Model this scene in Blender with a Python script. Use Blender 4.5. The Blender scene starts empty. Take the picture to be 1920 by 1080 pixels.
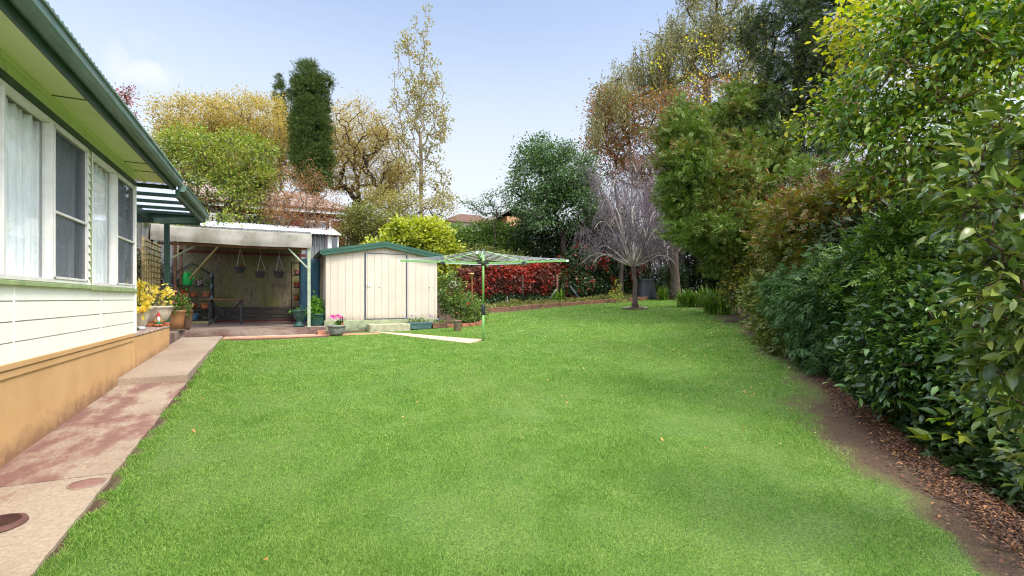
import bpy, math
import numpy as np
from math import radians, sin, cos, pi
from mathutils import Vector, Matrix

# ------------------------------------------------------------------ camera, world, sun, exposure
sc = bpy.context.scene
COL = sc.collection
AZ = radians(26.3); CA, SA = cos(AZ), sin(AZ); EYE = 1.4; FPX = 900.0
cam = bpy.data.objects.new("camera", bpy.data.cameras.new("camera")); COL.objects.link(cam)
cam.data.sensor_width = 36; cam.data.lens = 36 * FPX / 1920
cam.data.shift_y = 20 / 1920
cam.data.clip_end = 2000; cam.data.clip_start = .05
cam.location = (0, 0, EYE); cam.rotation_euler = (pi / 2, 0, -AZ)
sc.camera = cam
SUN_EL, SUN_AZ = radians(52), radians(148)      # azimuth clockwise from +Y
w = bpy.data.worlds.new("World"); sc.world = w; w.use_nodes = True
nt = w.node_tree; nt.nodes.clear()
wo = nt.nodes.new("ShaderNodeOutputWorld"); bg = nt.nodes.new("ShaderNodeBackground")
sky = nt.nodes.new("ShaderNodeTexSky"); sky.sky_type = 'NISHITA'; sky.sun_disc = False
sky.sun_elevation = SUN_EL; sky.sun_rotation = SUN_AZ
sky.air_density = 1.0; sky.dust_density = 1.3; sky.ozone_density = 1.5
tc = nt.nodes.new("ShaderNodeTexCoord")
# a thin high veil of cloud in front of the blue, thicker towards the horizon, with one wisp
sep = nt.nodes.new("ShaderNodeSeparateXYZ"); nt.links.new(tc.outputs['Generated'], sep.inputs[0])
mp = nt.nodes.new("ShaderNodeMapRange"); nt.links.new(sep.outputs['Z'], mp.inputs[0])
mp.interpolation_type = 'SMOOTHSTEP'; mp.inputs[1].default_value = .10; mp.inputs[2].default_value = .66; mp.inputs[3].default_value = 1.0; mp.inputs[4].default_value = .14
nz = nt.nodes.new("ShaderNodeTexNoise"); nz.inputs['Scale'].default_value = 2.2; nz.inputs['Detail'].default_value = 6
mpp = nt.nodes.new("ShaderNodeMapping"); mpp.inputs['Scale'].default_value = (1, 1, 3.0)
nt.links.new(tc.outputs['Generated'], mpp.inputs[0]); nt.links.new(mpp.outputs[0], nz.inputs['Vector'])
ad = nt.nodes.new("ShaderNodeMath"); ad.operation = 'MULTIPLY_ADD'
nt.links.new(nz.outputs['Fac'], ad.inputs[0]); ad.inputs[1].default_value = .12
sb = nt.nodes.new("ShaderNodeMath"); sb.operation = 'SUBTRACT'; nt.links.new(mp.outputs[0], sb.inputs[0]); sb.inputs[1].default_value = .06
nt.links.new(sb.outputs[0], ad.inputs[2])
# unseen cloud added overhead, above the view, for a more neutral fill light
ov = nt.nodes.new("ShaderNodeMapRange"); ov.interpolation_type = 'SMOOTHSTEP'; nt.links.new(sep.outputs['Z'], ov.inputs[0])
for i_, v_ in enumerate((.56, .85, 0, .8)): ov.inputs[i_ + 1].default_value = v_
add2 = nt.nodes.new("ShaderNodeMath"); add2.operation = 'ADD'; nt.links.new(ad.outputs[0], add2.inputs[0]); nt.links.new(ov.outputs[0], add2.inputs[1])
# the wisp: a small patch of noise round one direction
wd = Vector((((270 - 960) / 900) * CA + SA, -((270 - 960) / 900) * SA + CA, (560 - 125) / 900)).normalized()
dist = nt.nodes.new("ShaderNodeVectorMath"); dist.operation = 'DISTANCE'; nt.links.new(tc.outputs['Generated'], dist.inputs[0]); dist.inputs[1].default_value = wd
nw = nt.nodes.new("ShaderNodeTexNoise"); nw.inputs['Scale'].default_value = 22; nw.inputs['Detail'].default_value = 7; nw.inputs['Distortion'].default_value = .6
nt.links.new(tc.outputs['Generated'], nw.inputs['Vector'])
m1 = nt.nodes.new("ShaderNodeMapRange"); nt.links.new(dist.outputs['Value'], m1.inputs[0])
m1.inputs[1].default_value = .0; m1.inputs[2].default_value = .055; m1.inputs[3].default_value = .62; m1.inputs[4].default_value = 0
m2 = nt.nodes.new("ShaderNodeMapRange"); nt.links.new(nw.outputs['Fac'], m2.inputs[0])
m2.inputs[1].default_value = .42; m2.inputs[2].default_value = .72; m2.inputs[3].default_value = 0; m2.inputs[4].default_value = 1.6
mw = nt.nodes.new("ShaderNodeMath"); mw.operation = 'MULTIPLY'; nt.links.new(m1.outputs[0], mw.inputs[0]); nt.links.new(m2.outputs[0], mw.inputs[1])
mx2 = nt.nodes.new("ShaderNodeMath"); mx2.operation = 'ADD'; mx2.use_clamp = True
nt.links.new(add2.outputs[0], mx2.inputs[0]); nt.links.new(mw.outputs[0], mx2.inputs[1])
mix = nt.nodes.new("ShaderNodeMix"); mix.data_type = 'RGBA'
nt.links.new(mx2.outputs[0], mix.inputs[0]); nt.links.new(sky.outputs[0], mix.inputs[6]); mix.inputs[7].default_value = (3.15, 3.3, 3.5, 1)
# sky out of view, overhead and behind the camera, brightened as added fill light
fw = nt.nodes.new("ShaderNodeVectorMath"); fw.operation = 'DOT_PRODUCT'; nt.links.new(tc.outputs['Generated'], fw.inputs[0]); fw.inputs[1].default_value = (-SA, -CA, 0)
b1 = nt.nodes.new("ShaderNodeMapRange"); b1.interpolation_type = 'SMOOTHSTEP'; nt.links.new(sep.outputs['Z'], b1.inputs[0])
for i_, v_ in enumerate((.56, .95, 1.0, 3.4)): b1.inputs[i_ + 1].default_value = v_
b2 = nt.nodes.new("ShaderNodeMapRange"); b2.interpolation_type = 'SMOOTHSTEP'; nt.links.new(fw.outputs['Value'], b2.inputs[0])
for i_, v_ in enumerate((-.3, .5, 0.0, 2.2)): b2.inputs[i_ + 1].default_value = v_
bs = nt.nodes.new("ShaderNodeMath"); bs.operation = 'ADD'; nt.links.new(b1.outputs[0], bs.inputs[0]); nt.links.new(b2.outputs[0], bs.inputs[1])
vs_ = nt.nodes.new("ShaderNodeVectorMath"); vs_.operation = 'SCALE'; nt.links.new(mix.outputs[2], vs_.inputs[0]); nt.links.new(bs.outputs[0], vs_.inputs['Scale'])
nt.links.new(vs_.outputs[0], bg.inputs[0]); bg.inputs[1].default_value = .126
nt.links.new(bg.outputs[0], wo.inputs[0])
sun = bpy.data.objects.new("sun", bpy.data.lights.new("sun", 'SUN')); COL.objects.link(sun)
sun.data.energy = 1.5; sun.data.angle = radians(13); sun.data.color = (1, .95, .87)
sdir = Vector((sin(SUN_AZ) * cos(SUN_EL), cos(SUN_AZ) * cos(SUN_EL), sin(SUN_EL)))
sun.rotation_euler = sdir.to_track_quat('Z', 'Y').to_euler(); sun.location = sdir * 50
sc.view_settings.view_transform = 'Standard'; sc.view_settings.look = 'None'; sc.view_settings.gamma = 1
sc.view_settings.use_curve_mapping = False; sc.view_settings.exposure = 1.25
sc.render.engine = 'CYCLES'
sc.cycles.max_bounces = 8; sc.cycles.transparent_max_bounces = 16; sc.cycles.use_denoising = True; sc.cycles.denoising_prefilter = 'NONE'; sc.cycles.denoising_input_passes = 'RGB_ALBEDO_NORMAL'; sc.cycles.pixel_filter_type = 'BLACKMAN_HARRIS'; sc.cycles.filter_width = 1.15

# ------------------------------------------------------------------ helpers: places
R = np.random.default_rng(7)
def W(X, Y, z): return np.array((X * CA + Y * SA, -X * SA + Y * CA, z), float)
def P(px, py, Y): return W((px - 960) / FPX * Y, Y, EYE + (560 - py) / FPX * Y)
def gz(u, v):
    u = np.asarray(u, float); v = np.asarray(v, float)
    t = np.clip(u, -60, 20) - 4
    return -.066 + .045 * np.clip(v, -12, 30) + .06 * (.5 * (t + np.sqrt(t * t + 1.0)))- .012
def hit(px, py, dz=0):
    dx, dy = (px - 960) / FPX, (560 - py) / FPX
    lo, hi = .5, 60
    for Y in np.arange(.5, 60, .1):
        p = W(dx * Y, Y, EYE + dy * Y)
        if p[2] < gz(p[0], p[1]) + dz:
            lo, hi = Y - .1, Y; break
    for _ in range(25):
        m = (lo + hi) / 2; p = W(dx * m, m, EYE + dy * m)
        if p[2] < gz(p[0], p[1]) + dz: hi = m
        else: lo = m
    return p
def depth(p): return p[0] * SA + p[1] * CA

# ------------------------------------------------------------------ helpers: materials
def lin(c, k=1.0):
    return tuple((((x / 255) / 12.92) if x / 255 <= .04045 else (((x / 255) + .055) / 1.055) ** 2.4) * k for x in c) + (1,)
def newmat(name):
    m = bpy.data.materials.new(name); m.use_nodes = True; n = m.node_tree; n.nodes.clear()
    o = n.nodes.new("ShaderNodeOutputMaterial"); return m, n, o
def noise(n, scale, detail=4, coord='Object', stretch=None, rough=.55):
    t = n.nodes.new("ShaderNodeTexCoord"); x = n.nodes.new("ShaderNodeTexNoise")
    x.inputs['Scale'].default_value = scale; x.inputs['Detail'].default_value = detail; x.inputs['Roughness'].default_value = rough
    if stretch:
        mp = n.nodes.new("ShaderNodeMapping"); mp.inputs['Scale'].default_value = stretch
        n.links.new(t.outputs[coord], mp.inputs[0]); n.links.new(mp.outputs[0], x.inputs['Vector'])
    else: n.links.new(t.outputs[coord], x.inputs['Vector'])
    return x.outputs['Fac']
def rng(n, s, a, b, c=0., d=1.):
    m = n.nodes.new("ShaderNodeMapRange"); n.links.new(s, m.inputs[0])
    for i, v in enumerate((a, b, c, d)): m.inputs[i + 1].default_value = v
    return m.outputs[0]
def mixc(n, f, a, b):
    m = n.nodes.new("ShaderNodeMix"); m.data_type = 'RGBA'
    if isinstance(f, (int, float)): m.inputs[0].default_value = f
    else: n.links.new(f, m.inputs[0])
    for i, v in ((6, a), (7, b)):
        if isinstance(v, tuple): m.inputs[i].default_value = v
        else: n.links.new(v, m.inputs[i])
    return m.outputs[2]
def math_(n, op, a, b=None, c=None, clamp=False):
    m = n.nodes.new("ShaderNodeMath"); m.operation = op; m.use_clamp = clamp
    for i, v in enumerate((a, b, c)):
        if v is None: continue
        if isinstance(v, (int, float)): m.inputs[i].default_value = v
        else: n.links.new(v, m.inputs[i])
    return m.outputs[0]
def finish(n, o, col, rough=.7, metal=0., bumpsrc=None, bump=.2, bdist=.01, spec=.4):
    p = n.nodes.new("ShaderNodeBsdfPrincipled"); p.inputs['Roughness'].default_value = rough; p.inputs['Metallic'].default_value = metal
    p.inputs['Specular IOR Level'].default_value = spec
    if isinstance(col, tuple): p.inputs['Base Color'].default_value = col
    else: n.links.new(col, p.inputs['Base Color'])
    if bumpsrc is not None:
        b = n.nodes.new("ShaderNodeBump"); b.inputs['Strength'].default_value = bump; b.inputs['Distance'].default_value = bdist
        n.links.new(bumpsrc, b.inputs['Height']); n.links.new(b.outputs[0], p.inputs['Normal'])
    n.links.new(p.outputs[0], o.inputs[0]); return p
def M(name, c1, c2=None, scale=6, rough=.7, bump=.15, metal=0., stretch=None, lo=.35, hi=.65, k=.8, spec=.4, dirt=None):
    m, n, o = newmat(name)
    a = lin(c1, k); b = lin(c2, k) if c2 else tuple(x * .85 for x in a[:3]) + (1,)
    f = noise(n, scale, 6, stretch=stretch); col = mixc(n, rng(n, f, lo, hi), a, b)
    if dirt:
        g = noise(n, dirt[1], 8, rough=.7); col = mixc(n, rng(n, g, dirt[2], dirt[3], 0, dirt[4]), col, lin(dirt[0], k))
    finish(n, o, col, rough, metal, f, bump, spec=spec)
    return m
def leafmat(name, cols, rough=.5, trans=.25, nscale=.8, k=.62, amp=1.1, spec=.4, ri=.8):
    m, n, o = newmat(name)
    g = n.nodes.new("ShaderNodeNewGeometry")
    f = noise(n, nscale, 3)
    fac = math_(n, 'MULTIPLY_ADD', f, amp, -amp / 2)
    fac = math_(n, 'MULTIPLY_ADD', g.outputs['Random Per Island'], ri, fac)
    fac = math_(n, 'ADD', fac, .5 - ri / 2, clamp=True)
    r = n.nodes.new("ShaderNodeValToRGB"); n.links.new(fac, r.inputs[0])
    e = r.color_ramp.elements
    while len(e) < len(cols): e.new(.5)
    for i, c in enumerate(cols):
        e[i].position = i / (len(cols) - 1); q = lin(c, k); e[i].color = (q[0] * 1.18, q[1] * 1.06, q[2] * .72, 1) if c[1] > c[0] + 8 else q
    p = n.nodes.new("ShaderNodeBsdfPrincipled"); p.inputs['Roughness'].default_value = rough; p.inputs['Specular IOR Level'].default_value = spec
    n.links.new(r.outputs[0], p.inputs['Base Color'])
    t = n.nodes.new("ShaderNodeBsdfTranslucent")
    h = n.nodes.new("ShaderNodeHueSaturation"); h.inputs['Value'].default_value = 1.5; h.inputs['Saturation'].default_value = 1.1
    n.links.new(r.outputs[0], h.inputs['Color']); n.links.new(h.outputs[0], t.inputs[0])
    s = n.nodes.new("ShaderNodeMixShader"); s.inputs[0].default_value = trans
    n.links.new(p.outputs[0], s.inputs[1]); n.links.new(t.outputs[0], s.inputs[2]); n.links.new(s.outputs[0], o.inputs[0])
    return m

# ------------------------------------------------------------------ helpers: objects
def tag(o, label=None, cat=None, group=None, kind=None):
    if label: o['label'] = label
    if cat: o['category'] = cat
    if group: o['group'] = group
    if kind: o['kind'] = kind
    return o
def thing(name, loc, label, cat, group=None, rz=0):
    o = bpy.data.objects.new(name, None); COL.objects.link(o); o.empty_display_size = .1
    o.location = tuple(float(x) for x in loc); o.rotation_euler = (0, 0, rz)
    o['_inv'] = 0; del o['_inv']
    return tag(o, label, cat, group)
class MB:
    """collects arrays of vertices and faces, in world space (or the local space of its thing)"""
    def __init__(s): s.v = []; s.loops = []; s.cnt = []; s.n = 0
    def add(s, v, faces):
        v = np.asarray(v, float).reshape(-1, 3); s.v.append(v)
        for f in faces:
            s.loops.append(np.asarray(f, int) + s.n); s.cnt.append(np.array([len(f)]))
        s.n += len(v); return s
    def addarr(s, v, loops, cnt):
        s.v.append(v.reshape(-1, 3)); s.loops.append(loops.ravel() + s.n); s.cnt.append(cnt.ravel()); s.n += len(s.v[-1]); return s
    def box(s, x0, x1, y0, y1, z0, z1):
        v = [(x, y, z) for z in (z0, z1) for y in (y0, y1) for x in (x0, x1)]
        return s.add(v, [(0, 2, 3, 1), (4, 5, 7, 6), (0, 1, 5, 4), (2, 6, 7, 3), (0, 4, 6, 2), (1, 3, 7, 5)])
    def bar(s, a, b, wdt, h, up=(0, 0, 1)):
        a = Vector(a); b = Vector(b); d = (b - a).normalized(); up = Vector(up)
        if abs(d.dot(up)) > .98: up = Vector((1, 0, 0))
        r = d.cross(up).normalized() * wdt / 2; t = r.cross(d).normalized() * h / 2
        v = [p + i * r + j * t for p in (a, b) for j in (-1, 1) for i in (-1, 1)]
        return s.add(v, [(0, 1, 3, 2), (4, 6, 7, 5), (0, 4, 5, 1), (2, 3, 7, 6), (0, 2, 6, 4), (1, 5, 7, 3)])
    def tube(s, pts, rad, seg=8, caps=True):
        pts = np.asarray(pts, float); k = len(pts)
        rad = np.full(k, rad, float) if np.isscalar(rad) else np.asarray(rad, float)
        d = np.gradient(pts, axis=0); d /= np.linalg.norm(d, axis=1)[:, None] + 1e-9
        ref = np.array((0, 0, 1.)) if abs(d[0, 2]) < .9 else np.array((1., 0, 0))
        a = np.cross(d, ref); a /= np.linalg.norm(a, axis=1)[:, None] + 1e-9; b = np.cross(d, a)
        th = np.arange(seg) * 2 * pi / seg
        v = pts[:, None] + rad[:, None, None] * (a[:, None] * np.cos(th)[None, :, None] + b[:, None] * np.sin(th)[None, :, None])
        i = np.arange(k - 1)[:, None] * seg; j = np.arange(seg)[None]; j2 = (j + 1) % seg
        q = np.stack([i + j, i + j2, i + seg + j2, i + seg + j], -1).reshape(-1, 4)
        n0 = s.n; s.addarr(v, q, np.full(len(q), 4))
        if caps:
            s.loops.append(np.arange(seg)[::-1] + n0); s.cnt.append(np.array([seg]))
            s.loops.append(np.arange(seg) + n0 + (k - 1) * seg); s.cnt.append(np.array([seg]))
        return s
    def lathe(s, c, prof, seg=20, sx=1, sy=1):
        th = np.arange(seg) * 2 * pi / seg; k = len(prof)
        v = np.array([[(c[0] + r * cos(t) * sx, c[1] + r * sin(t) * sy, c[2] + z) for t in th] for r, z in prof])
        i = np.arange(k - 1)[:, None] * seg; j = np.arange(seg)[None]; j2 = (j + 1) % seg
        q = np.stack([i + j, i + j2, i + seg + j2, i + seg + j], -1).reshape(-1, 4)
        return s.addarr(v, q, np.full(len(q), 4))
    def prism(s, poly, axis, a, b):
        """poly: 2D points in the two other axes; extruded along axis from a to b"""
        k = len(poly); v = []
        for t in (a, b):
            for p in poly:
                q = list(p); q.insert(axis, t); v.append(q)
        return s.add(v, [tuple(range(k))[::-1], tuple(range(k, 2 * k))] + [(i, (i + 1) % k, k + (i + 1) % k, k + i) for i in range(k)])
    def grid(s, A, wrap=False):
        A = np.asarray(A, float); r, c = A.shape[:2]
        i = np.arange(r - 1)[:, None] * c; j = np.arange(c - 1)[None]
        q = np.stack([i + j, i + j + 1, i + c + j + 1, i + c + j], -1).reshape(-1, 4)
        return s.addarr(A, q, np.full(len(q), 4))
    def build(s, name, mat, parent=None, smooth=False, bevel=0):
        me = bpy.data.meshes.new(name)
        v = np.concatenate(s.v); lp = np.concatenate(s.loops); ct = np.concatenate(s.cnt)
        if parent is not None:
            o_ = parent; off = np.zeros(3); rz = 0
            while o_ is not None:
                off += np.array(o_.location); rz += o_.rotation_euler.z; o_ = o_.parent
            if not parent.get('local'): v = v - off
        me.vertices.add(len(v)); me.vertices.foreach_set('co', v.astype(np.float32).ravel())
        me.loops.add(len(lp)); me.loops.foreach_set('vertex_index', lp.astype(np.int32))
        st = np.concatenate([[0], np.cumsum(ct)[:-1]])
        me.polygons.add(len(ct)); me.polygons.foreach_set('loop_start', st.astype(np.int32)); me.polygons.foreach_set('loop_total', ct.astype(np.int32))
        me.polygons.foreach_set('use_smooth', np.full(len(ct), smooth, bool))
        me.update(calc_edges=True)
        me.materials.append(mat)
        o = bpy.data.objects.new(name, me); COL.objects.link(o)
        if parent is not None: o.parent = parent
        if bevel:
            b = o.modifiers.new('bevel', 'BEVEL'); b.width = bevel; b.segments = 2; b.limit_method = 'ANGLE'
        return o
def solo(mb, name, mat, label=None, cat=None, group=None, kind=None, **k):
    return tag(mb.build(name, mat, **k), label, cat, group, kind)

# ------------------------------------------------------------------ helpers: leaves
def T(verts, faces):
    v = np.array(verts, float); return v, np.concatenate([np.array(f) for f in faces]), np.array([len(f) for f in faces])
# leaf lies along +Y, width on X, normal +Z
BROAD = T([(0, 0, 0), (0, .4, .0), (0, .75, -.04), (0, 1, -.16), (-.20, .32, .07), (-.16, .68, .03), (.20, .32, .07), (.16, .68, .03)],
          [(0, 1, 4), (0, 6, 1), (1, 2, 5, 4), (1, 6, 7, 2), (2, 3, 5), (2, 7, 3)])
ROUND = T([(0, 0, 0), (-.3, .2, .05), (-.36, .55, .04), (-.15, .9, -.03), (0, 1, -.06), (.15, .9, -.03), (.36, .55, .04), (.3, .2, .05), (0, .5, -.02)],
          [(0, 8, 2, 1), (8, 4, 3, 2), (0, 7, 6, 8), (8, 6, 5, 4)])
DIAM = T([(0, 0, 0), (-.26, .45, .06), (.26, .45, .06), (0, 1, -.05)], [(0, 3, 1), (0, 2, 3)])
SLIM = T([(0, 0, 0), (-.13, .45, .04), (.13, .45, .04), (0, 1, -.08)], [(0, 3, 1), (0, 2, 3)])
IVY = T([(0, 0, 0), (-.42, .1, 0), (-.3, .38, .05), (-.48, .62, 0), (-.18, .66, .04), (0, 1.0, -.06), (.18, .66, .04), (.48, .62, 0), (.3, .38, .05), (.42, .1, 0), (0, .4, 0)],
        [(0, 10, 2, 1), (10, 4, 3, 2), (10, 5, 4), (10, 6, 5), (10, 8, 7, 6), (0, 9, 8, 10)])
def compound(base, k, spread, lsz, curve=.25):
    vs, ls, cs, n = [], [], [], 0
    for i in range(k):
        t = (i + .6) / k; side = (-1) ** i; last = i == k - 1
        ang = 0 if last else side * spread
        v = base[0].copy() * lsz * (1 - .25 * t)
        tw = v.copy(); v[:, 0] = tw[:, 0] * cos(ang) + tw[:, 1] * sin(ang); v[:, 1] = -tw[:, 0] * sin(ang) + tw[:, 1] * cos(ang)
        v[:, 2] += -.15 * np.abs(v[:, 0])
        v += np.array((0, t * .8, -curve * t * t))
        vs.append(v); ls.append(base[1] + n); cs.append(base[2]); n += len(v)
    return np.concatenate(vs), np.concatenate(ls), np.concatenate(cs)
SPRIG = compound(DIAM, 7, 1.0, .42)
FINE = compound(SLIM, 9, .75, .55, .35)
FAN = compound(SLIM, 5, .6, .6, .1)
WHORL = compound(BROAD, 5, 1.15, .75, .3)
def leaves(mb, pts, dirs, size, tmpl, flat=.6, jit=.6, r=R):
    """pts Nx3, dirs Nx3 leaf directions, normals leaning up"""
    N = len(pts)
    d = dirs / (np.linalg.norm(dirs, axis=1)[:, None] + 1e-9) + r.normal(0, jit, (N, 3)); d /= np.linalg.norm(d, axis=1)[:, None]
    up = np.array((0, 0, 1.)) * flat + r.normal(0, .45, (N, 3))
    x = np.cross(d, up); x /= np.linalg.norm(x, axis=1)[:, None] + 1e-9; z = np.cross(x, d)
    s = size * r.uniform(.5, 1.3, N) if np.isscalar(size) else size
    tv, tl, tcnt = tmpl; k = len(tv)
    v = pts[:, None] + s[:, None, None] * (tv[None, :, 0:1] * x[:, None] + tv[None, :, 1:2] * d[:, None] + tv[None, :, 2:3] * z[:, None])
    lp = (np.arange(N)[:, None] * k + tl[None]); ct = np.tile(tcnt, N)
    mb.addarr(v, lp, ct)
def lobe(px, py, Y, rx, rz, ry=None):
    """ellipsoid from its place in the view: centre px,py at depth Y; radii in photo pixels (rz up) and metres (ry depth)"""
    m = Y / FPX; return (P(px, py, Y), rx * m, (ry if ry else rx * m), rz * m)
def sublobes(lobes, r, k=5, f=(.28, .5)):
    out = list(lobes)
    for c, a, b, h in lobes:
        for _ in range(k):
            d = r.normal(size=3); d /= np.linalg.norm(d); s_ = r.uniform(*f); q = d * np.array((a, b, h)) * r.uniform(.75, 1.0)
            out.append((np.asarray(c) + np.array((q[0] * CA + q[1] * SA, -q[0] * SA + q[1] * CA, q[2])), a * s_, b * s_, h * s_))
    return out
def sample(lobes, n, shell=.55, r=R):
    wts = np.array([l[1] * l[2] * l[3] for l in lobes]) ** .75; wts /= wts.sum()
    idx = r.choice(len(lobes), n, p=wts); d = r.normal(size=(n, 3)); d /= np.linalg.norm(d, axis=1)[:, None]
    rad = r.uniform(0, 1, n) ** (1 / 3); rad = shell + (1 - shell) * rad
    rad *= r.uniform(.86, 1.08, n)
    C = np.array([l[0] for l in lobes])[idx]; S = np.array([(l[1], l[2], l[3]) for l in lobes])[idx]
    loc = d * S * rad[:, None]
    X = loc[:, 0] * CA + loc[:, 1] * SA; Y = -loc[:, 0] * SA + loc[:, 1] * CA      # lobes are aligned with the view axes
    out = d.copy(); out[:, 0] = d[:, 0] * CA + d[:, 1] * SA; out[:, 1] = -d[:, 0] * SA + d[:, 1] * CA
    return C + np.stack([X, Y, loc[:, 2]], 1), out
def skeleton(base, top, cl, tr, up=.7, wob=.15, r=R, tip=.006, kmin=4, pipe=.5, seg=6):
    """limbs that reach every cluster; returns a mesh builder"""
    base = np.asarray(base, float); top = np.asarray(top, float)
    k = 7; L = np.linalg.norm(top - base)
    tp = base + (top - base) * np.linspace(0, 1, k)[:, None]; tp[1:-1] += r.normal(0, wob * .12 * L / 3, (k - 2, 3)) * np.array((1, 1, .2))
    nodes = [tuple(p) for p in tp]; par = [-1] + list(range(k - 1)); paths = [list(range(k))]
    A = np.zeros((len(cl) * 4 + k, 3)); A[:k] = tp; n = k; lo = k // 2
    order = np.argsort(np.linalg.norm(cl - top, axis=1))
    for ci in order:
        c = cl[ci]; d = A[lo:n] - c; hd = np.hypot(d[:, 0], d[:, 1]); dd = np.sqrt((d ** 2).sum(1))
        cost = dd + 1.2 * np.maximum(0, d[:, 2] + up * hd * .6)
        j = int(np.argmin(cost)) + lo; p0 = A[j]; m = 3; Ld = np.linalg.norm(c - p0); ids = [j]
        for t in (.35, .7, 1.0):
            q = p0 + (c - p0) * t; q = q + np.array((0, 0, -.10 * up * Ld * sin(pi * t))) + (r.normal(0, wob * .25 * Ld, 3) if t < 1 else 0)
            A[n] = q; par.append(ids[-1]); ids.append(n); n += 1
        paths.append(ids)
    cnt = np.zeros(n); leafn = set(p[-1] for p in paths)
    for i in range(n - 1, -1, -1):
        if i in leafn: cnt[i] += 1
        if par[i] >= 0: cnt[par[i]] += cnt[i]
    rad = tip + (tr - tip) * (cnt / cnt.max()) ** pipe * .85
    rad[:k] = np.maximum(rad[:k], tr * np.linspace(1.0, .62, k)); rad[0] = tr * 1.35
    mb = MB()
    for p in paths:
        rr = rad[p].copy()
        if p[0] != 0: rr[0] = min(rr[0], rr[1] * 1.25)
        mb.tube(A[p], rr, 10 if p[0] == 0 else (seg if rr[1] > .03 else 4 if rr[1] > .012 else 3), caps=False)
    return mb
def plant(name, label, cat, base, top, lobes, ncl, nl, clr, size, tmpl, mat, bark, tr=.12, shell=.55, up=.7, wob=.3, hang=0., flat=.6, jit=.6,
          droop=.0, group=None, parts=('trunk', 'crown'), seed=1, extra=None, cflat=.7, limb=.75, tip=.006, outw=1.0, fill=0, fillsz=None, sub=5):
    r = np.random.default_rng(seed)
    t = thing(name, base, label, cat, group)
    lobes0 = lobes
    if sub: lobes = sublobes(lobes, r, sub)
    cl, out = sample(lobes, ncl, shell, r)
    g = gz(cl[:, 0], cl[:, 1]) + clr * .6; cl[:, 2] = np.maximum(cl[:, 2], g)
    if bark is not None:
        nb = int(ncl * limb); skeleton(base, top, cl[:nb], tr, up, wob, r, tip).build(parts[0], bark, t, smooth=True)
    mb = MB()
    N = ncl * nl
    off = r.normal(0, clr, (N, 3)) * np.array((1, 1, cflat)); ci = np.repeat(np.arange(ncl), nl)
    pts = cl[ci] + off
    if hang:
        hl = r.uniform(.4, 1, ncl)[ci] * hang; sid = r.integers(0, 7, N); so = r.normal(0, clr, (ncl, 7, 3)) * np.array((1, 1, .4))
        pts = cl[ci] + so[ci, sid] + r.normal(0, .05, (N, 3)); pts[:, 2] -= hl * r.uniform(0, 1, N)
    dirs = out[ci] * outw + off / clr * .7 + np.array((0, 0, -droop - (2.5 if hang else 0)))
    pts[:, 2] = np.maximum(pts[:, 2], gz(pts[:, 0], pts[:, 1]) + .02)
    leaves(mb, pts, dirs, size, tmpl, flat, jit, r)
    if fill:
        fp, fo = sample([(l[0], l[1] * .8, l[2] * .8, l[3] * .8) for l in lobes0], fill, .1, r)
        fp[:, 2] = np.maximum(fp[:, 2], gz(fp[:, 0], fp[:, 1]) + .05)
        leaves(mb, fp, fo, fillsz or size * 1.5, DIAM, flat, 1.0, r)
    cr = mb.build(parts[1], mat, t, smooth=True)
    if extra: extra(t, cl, out, r)
    return t

# ------------------------------------------------------------------ materials
m_conc = M('concrete', (206, 190, 170), (170, 152, 132), 9, .85, .3, dirt=((120, 96, 80), 3, .55, .75, .5))
m_cream = M('cream_paint', (252, 248, 232), (246, 241, 224), 3, .55, .0, k=.9, dirt=((210, 200, 175), 5, .6, .8, .4))
m_white = M('white_trim', (240, 236, 228), (226, 220, 208), 8, .45, .03, k=.85)
m_greenlt = M('pale_green_paint', (224, 234, 178), (216, 226, 168), 2, .6, .04, k=.95, dirt=((165, 170, 105), 1.6, .55, .8, .35))
m_sill = M('green_sill_paint', (170, 190, 130), (140, 160, 105), 9, .6, .08, dirt=((190, 175, 150), 12, .5, .65, .6))
m_gdark = M('dark_green_paint', (48, 82, 62), (40, 70, 54), 6, .45, .04, k=.8, dirt=((96, 112, 98), 7, .55, .75, .5))
m_gutter = M('weathered_green_gutter', (112, 142, 130), (86, 116, 104), 5, .45, .06, k=.75, stretch=(4, .5, 4), dirt=((140, 150, 140), 9, .5, .7, .5))
m_roofg = M('green_roof_metal', (120, 150, 132), (98, 128, 112), 4, .4, .03, k=.8)
m_orange = M('orange_render', (232, 184, 126), (222, 172, 114), 2.2, .85, .25, k=.70, dirt=((178, 132, 88), 3.5, .6, .78, .55))
m_shed = M('beige_steel', (226, 210, 186), (216, 200, 176), 2, .5, .02, k=.68, dirt=((190, 172, 150), 1.6, .55, .8, .3))
m_shedtrim = M('shed_green_trim', (38, 88, 62), (32, 76, 54), 4, .4, .02, k=.75)
m_gray = M('dark_grey_metal', (90, 98, 104), (70, 78, 84), 8, .45)
m_slab = M('green_painted_slab', (168, 176, 132), (142, 150, 112), 8, .8, .4, dirt=((110, 100, 80), 9, .52, .68, .7))
m_fc = M('weathered_canvas', (178, 170, 152), (134, 128, 108), 2.4, .85, .2, stretch=(1, 1, .6), k=.52, dirt=((74, 62, 48), 14, .60, .66, .9))
m_moss = None
m_black = M('black_metal', (38, 40, 42), (54, 54, 54), 20, .5, .1, k=.7)
m_red = M('red_oxide_paint', (110, 44, 36), (86, 38, 32), 8, .7, .2, k=.8)
m_corr = M('galvanised_sheet', (132, 130, 126), (104, 102, 98), 2.5, .55, .1, stretch=(3, 3, .4), dirt=((80, 74, 66), 4, .52, .75, .6))
m_wcorr = M('white_roof_sheet', (226, 226, 226), (204, 204, 206), 5, .5, .03, k=.72)
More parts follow.
